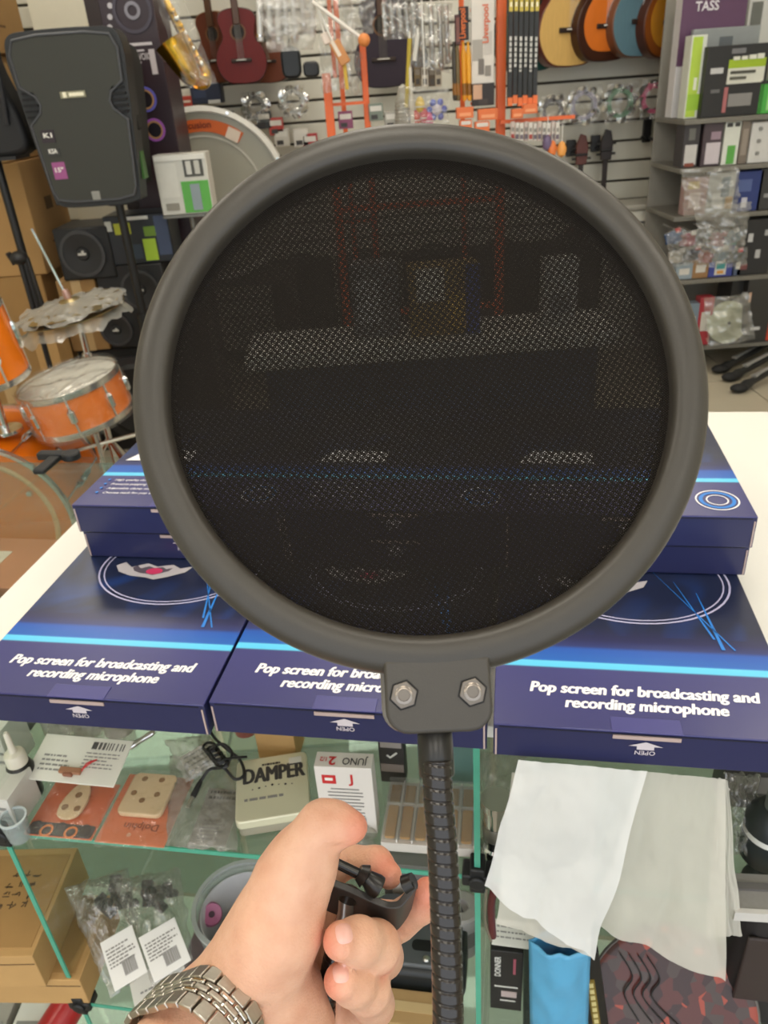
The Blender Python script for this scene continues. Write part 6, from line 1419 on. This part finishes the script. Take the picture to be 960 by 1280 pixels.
t = rp('black box with a lime and white label on the top shelf', (880, 56, 958, 146), 0, '#262627', [(.36, .46, .95, .78, '#dcdccf'), (.36, .68, .95, .80, '#a4c02c'), (.34, .06, .40, .42, '#b06a6c'), (.42, .14, .80, .32, '#8a8886'), (.08, .62, .28, .70, '#c8c8c8'), (.12, .35, .26, .40, '#6a6a6a'), (.38, .88, .60, .95, '#77777a'), (.40, .60, .80, .64, '#4a4a40'), (.40, .52, .66, .56, '#5a5a50'), (.42, .79, .52, .84, '#dfe0d2'), (.55, .79, .64, .84, '#dfe0d2'), (.67, .79, .78, .85, '#dfe0d2'), (.80, .79, .90, .86, '#dfe0d2')], (), depth=.12)
rp('silver topped grey box above the black box', (866, 34, 950, 58), 0, '#8f9494', [(.0, .0, 1, .1, '#c9cccc'), (.4, .3, .6, .9, '#5c6266')], depth=.03, dy=.135)
rp('white tall box at the end of the top shelf', (928, -14, 962, 146), 0, '#c9c9c4', [(.1, .55, .5, .9, '#6a6c66'), (.3, .2, .9, .5, '#8d9088')], depth=.08, dy=.26)
rp('green carton with pale stripes at the end of the top shelf', (948, 100, 985, 146), 0, '#4fae4a', [(.3, .1, .38, .95, '#9fd48a'), (.6, .1, .68, .95, '#9fd48a'), (.0, .9, 1, 1, '#2a2a2a')], depth=.12)
rp('dark box with a white arch picture on the second shelf', (854, 152, 874, 206), 1, '#3c383b', [(.15, .06, .9, .5, '#c9c6c4'), (.2, .02, .8, .1, '#8a4a3a'), (.3, .6, .7, .85, '#6a6a66')])
rp('mauve box with pale picture on the second shelf', (878, 154, 902, 206), 1, '#4d4047', [(.2, .05, .95, .55, '#cfc6cc'), (.4, .62, .9, .8, '#a08a98')])
rp('white and green carded item on the second shelf', (904, 152, 924, 206), 1, '#dcdfd6', [(.3, .02, .8, .45, '#5faa4c'), (.1, .88, .45, .97, '#3a3a3a'), (.6, .88, .9, .97, '#3a3a3a')], depth=.03)
rp('brown grey slim box on the second shelf', (925, 150, 936, 206), 1, '#7d7268', [(.2, .2, .8, .8, '#9a8f84')])
t = rp('white card of six round buttons on the second shelf', (937, 152, 975, 206), 1, '#d4d3d0', depth=.03)
for i in range(2):
    for j in range(3): MB().lathe([(.0001, .006), (.008, .005), (.009, 0)], 12, MX((-.03 + .06 * i, -.003, .04 + .05 * j), (1, 0, 0), (0, 0, 1))).build('button', mat('#8d8c88', .4), t)
rp('navy pack at the end of the third shelf', (918, 214, 952, 266), 2, '#2c3c78', [(.1, .5, .6, .8, '#56669a'), (.3, .1, .5, .35, '#c9cad6')])
rp('charcoal box with small white letters on the third shelf', (948, 210, 985, 266), 2, '#3b3b3c', [(.3, .7, .5, .85, '#c9c9c9'), (.2, .3, .7, .4, '#8d8d8d')])
rp('pinkish cable pouch on the third shelf', (856, 222, 884, 266), 2, '#a88a86', [(.2, .2, .7, .6, '#d8c8c4'), (.1, .7, .6, .9, '#c9b06a')], depth=.06, name='cable_pouch', cat='pouch')
rp('pale clear cable pouch on the third shelf', (884, 216, 918, 266), 2, '#b5b8b6', [(.2, .1, .6, .5, '#e2e4e2'), (.5, .4, .8, .9, '#7c8c96'), (.7, .1, .95, .4, '#c9a878')], depth=.06, name='cable_pouch', cat='pouch')
film('shiny clear bag of cables over the third shelf', [(852, 212), (925, 208), (922, 268), (856, 272)], DR - .03, 31, cord=False)
film('second shiny clear bag drooping below the third shelf', [(866, 258), (940, 252), (930, 312), (880, 316)], DR - .05, 32, cord=False)
cols = ['#35507a', '#8f3446', '#24282a', '#a8546a', '#3c6f8c', '#b0aca4', '#2b2e40', '#99504a', '#6a7f8c', '#3a3d3a']
nmc = ['blue', 'crimson', 'black', 'rose', 'teal', 'grey', 'navy', 'brick red', 'steel blue', 'charcoal']
for k in range(10):
    x0 = 842 + (k % 5) * 18 + 4 * (k // 5); y0 = 296 + 21 * (k // 5) + 3 * (k % 2)
    p = pD(x0, y0, DR - .02 + .05 * (k // 5)); sc_ = SP(x0, y0, DR)
    t = T('strap_pouch', nmc[k] + ' folded strap in a clear pouch hanging under the third shelf', 'strap', p, (0, R(-14 + 9 * (k % 4)), 0), 'pouched straps')
    w_, h_ = 21 * sc_, 15 * sc_
    MB().sheet(12, 8, lambda u, v: ((u - .5) * w_, -.012 * math.sin(math.pi * u) - .010 * noise.noise(Vector((u * 4 + k, v * 4, k))), (v - .5) * h_ * (1 - .3 * abs(u - .5)))).build('strap', mat(cols[k], .5, 0, .25, 60), t, smooth=180, thick=.012)
    MB().sheet(12, 10, lambda u, v: ((u - .5) * w_ * 1.15, -.035 - .02 * noise.fractal(Vector((u * 5 + k, v * 5, k)), 1, 2, 3), (v - .5) * h_ * 1.5)).build('pouch_film', clear('#f4f4f2', .10, '#ffffff', .08, .12, .7, 30), t, smooth=180)
    MB().box((w_ * .2, -.028, h_ * .55), (w_ * .3, .003, h_ * .35)).build('header_tag', mat('#cfcdc8' if k % 3 else '#b84a4a', .5), t)
    MB().cyl((0, -.02, h_ * .7), (0, .12, h_ * .7), .004, n=6).build('peg', STEEL, t)
t = rp('blue and teal tub pack with white label on the lower shelf', (888, 296, 918, 346), 3, '#3f4a9a', [(0, .78, 1, 1, '#3aa39c'), (.25, .05, .72, .72, '#d9d6d0'), (.3, .45, .66, .6, '#8a3a4a'), (.3, .2, .66, .34, '#4a9a9a'), (.35, .08, .62, .16, '#d89a4a')])
rp('black patterned pack at the end of the lower shelf', (925, 274, 965, 346), 3, '#2a2a2c', [(.2, .6, .35, .75, '#c9c9c9'), (.5, .3, .65, .45, '#b8b8b8'), (.7, .7, .85, .8, '#a8a8a8'), (.1, .1, .3, .2, '#7a4a4a')])
for k, (x0, x1, y0, c_, lb) in enumerate(((845, 866, 330, '#96a4ae', 'pale blue'), (866, 886, 324, '#a07a52', 'tan'), (918, 927, 318, '#56627c', 'slate blue'))):
    rp(lb + ' small pouch on the lower shelf', (x0, y0, x1, 346), 3, c_, [(.2, .3, .8, .7, '#d8d4cc')], depth=.06, name='small_pouch', cat='pouch')
for k, (x0, x1, y0, c_, lb) in enumerate(((852, 872, 380, '#7c8c9a', 'grey blue'), (872, 890, 372, '#b03a44', 'bright red'), (846, 856, 398, '#6a5a50', 'brown'))):
    rp(lb + ' small pouch on the lowest shelf', (x0, y0, x1, 430), 4, c_, [(.2, .3, .8, .7, '#d8d4cc')], depth=.06, name='small_pouch', cat='pouch')
t = rp('black speaker box with a grey emblem on the lowest shelf', (911, 336, 928, 430), 4, '#2a2928', [(.2, .35, .7, .6, '#7a7874')], depth=.16, dy=.03)
t = rp('large black box with a small white logo on the lowest shelf', (930, 348, 985, 430), 4, '#333230', [(.2, .2, .42, .25, '#c9c9c9'), (.05, .65, .1, .8, '#c9a48a'), (.6, .02, .9, .35, '#c2442c'), (.6, .36, .9, .9, '#d8cfc8'), (.66, .05, .84, .2, '#e8a03a')], depth=.16, dy=-.02)
film('clear bag with a pale cymbal on the lowest shelf', [(880, 372), (936, 366), (944, 424), (884, 432)], DR - .04, 35, cord=False)
t = T('pale_cymbal', 'pale green cymbal leaning on the lowest shelf in a clear bag', 'cymbal', pD(908, 430, DR + .0), (R(-12), 0, 0)); r_ = 26 * SP(908, 405, DR); MB().lathe([(.0001, .016), (.02, .014), (.03, .006), (r_, 0), (r_, -.002), (.03, .003)], 36, MX((0, 0, r_ + .004), (1, 0, 0), (0, 0, 1))).build('disc', mat('#b9bfa6', .4, .3), t); MB().ball((0, -.018, r_), .008, 10, 6).build('cap', BLACK, t)
# folded stands on the floor
for k, (x0, y0, x1, y1, lb) in enumerate(((900, 462, 968, 425, 'nearest the bare floor'), (913, 472, 990, 432, 'in the middle'), (924, 486, 1000, 442, 'beside the white counter board'))):
    a = pH(x0, y0, .02); b_ = pH(x1, y1, .09); t = T('folded_stand', 'folded black instrument stand with steel latch lying on the floor ' + lb, 'stand', a - Vector((0, 0, .019)), group='folded stands')
    MB().tube([a, a + (b_ - a) * .12, a + (b_ - a) * .2, b_], [.020, .026, .018, .016], 10).build('leg', mat('#222324', .5), t, world=True); MB().ball(a + Vector((0, 0, .004)), (.045, .03, .022), 14, 8).build('rubber_foot', mat('#1a1a1b', .7), t, world=True)
    d_ = (b_ - a).normalized(); u_ = Vector((0, 0, .024)); MB().tube([a + d_ * .10 + u_, a + d_ * .14 + u_, a + d_ * .34 + u_ , a + d_ * .38 + u_], [.018, .012, .012, .020], 8, flat=.4).build('latch', mat('#b9bbba', .35, .6), t, world=True)

# ------------------------------------------------------------------ things standing behind the cartons, seen through the mesh
t = T('white_ledge', 'long white boxed ledge behind the counter, seen through the mesh', 'ledge', (pD(540, 440, 1.9).x, 1.9, 0)); zl = pD(540, 428, 1.9).z; MB().box((0, .1, zl - .02), (.95, .22, .04)).build('board', mat('#e4e2dc', .4), t, bevel=.004); MB().box((0, .1, (zl - .04) / 2), (.86, .18, zl - .04)).build('cabinet', mat('#3a4664', .5), t, bevel=.004)
for s in (-1, 0, 1): MB().box((s * .28, .008, zl * .5), (.26, .006, zl * .7)).build('door', mat('#46557a', .5), t, bevel=.002)
t = pack('gold_gift_bag', 'gold and white bag standing on the white ledge', 'bag', (512, 332, 600, 424), 1.95, .08, mat('#a58a4e', .4), [(.1, .5, .5, .98, '#e8e4da'), (.55, .1, .9, .6, '#c9a64a'), (.8, .0, 1, 1, '#3a4fa0')], z0=zl + .001)
t = pack('silver_bag', 'silver bag standing on the white ledge', 'bag', (440, 330, 500, 424), 1.98, .08, mat('#8d8d90', .35), [(.1, .2, .6, .8, '#c9c9cc')], z0=zl + .001)
t = pack('white_pack', 'white pack standing at the end of the white ledge', 'pack', (680, 324, 722, 424), 1.96, .06, mat('#d0cfcc', .4), [(.2, .2, .8, .5, '#a0a0a4')], z0=zl + .001)
# made-up amplifiers added to darken the wall seen through the mesh
backdrop0 = None
for k in range(5):
    x = -.35 + k * .36
    lb = ['closest to the drum shelf', 'second from the drum shelf', 'third from the drum shelf', 'second from the air cooler', 'closest to the air cooler'][k]
    M = Matrix.Translation((x, 4.20, .001))
    if backdrop0 is None:
        backdrop0 = T('backdrop_amp', 'made-up black amplifier darkening the wall seen through the mesh, ' + lb, 'amplifier', M=M, group='added dark backdrop amplifiers')
        MB().box((0, .1, .30), (.335, .2, .60)).build('cabinet', mat('#1c1c1d', .6, 0, .1, 80), backdrop0, bevel=.01); MB().box((0, -.003, .25), (.30, .008, .44)).build('grille_cloth', mat('#2c2a28', .8, 0, .2, 400), backdrop0); MB().box((0, -.003, .535), (.30, .010, .07)).build('control_panel', mat('#3a3836', .4, .5), backdrop0)
        for q in range(6): MB().cyl((-.11 + q * .044, -.008, .535), (-.11 + q * .044, -.022, .535), .010, n=12).build('knob', BLACK, backdrop0)
        MB().tube([(-.06, .1, .602), (-.05, .1, .63), (.05, .1, .63), (.06, .1, .602)], .010, 8).build('carry_handle', BLACK, backdrop0)
    else: copy_tree(backdrop0, M, 'made-up black amplifier darkening the wall seen through the mesh, ' + lb)
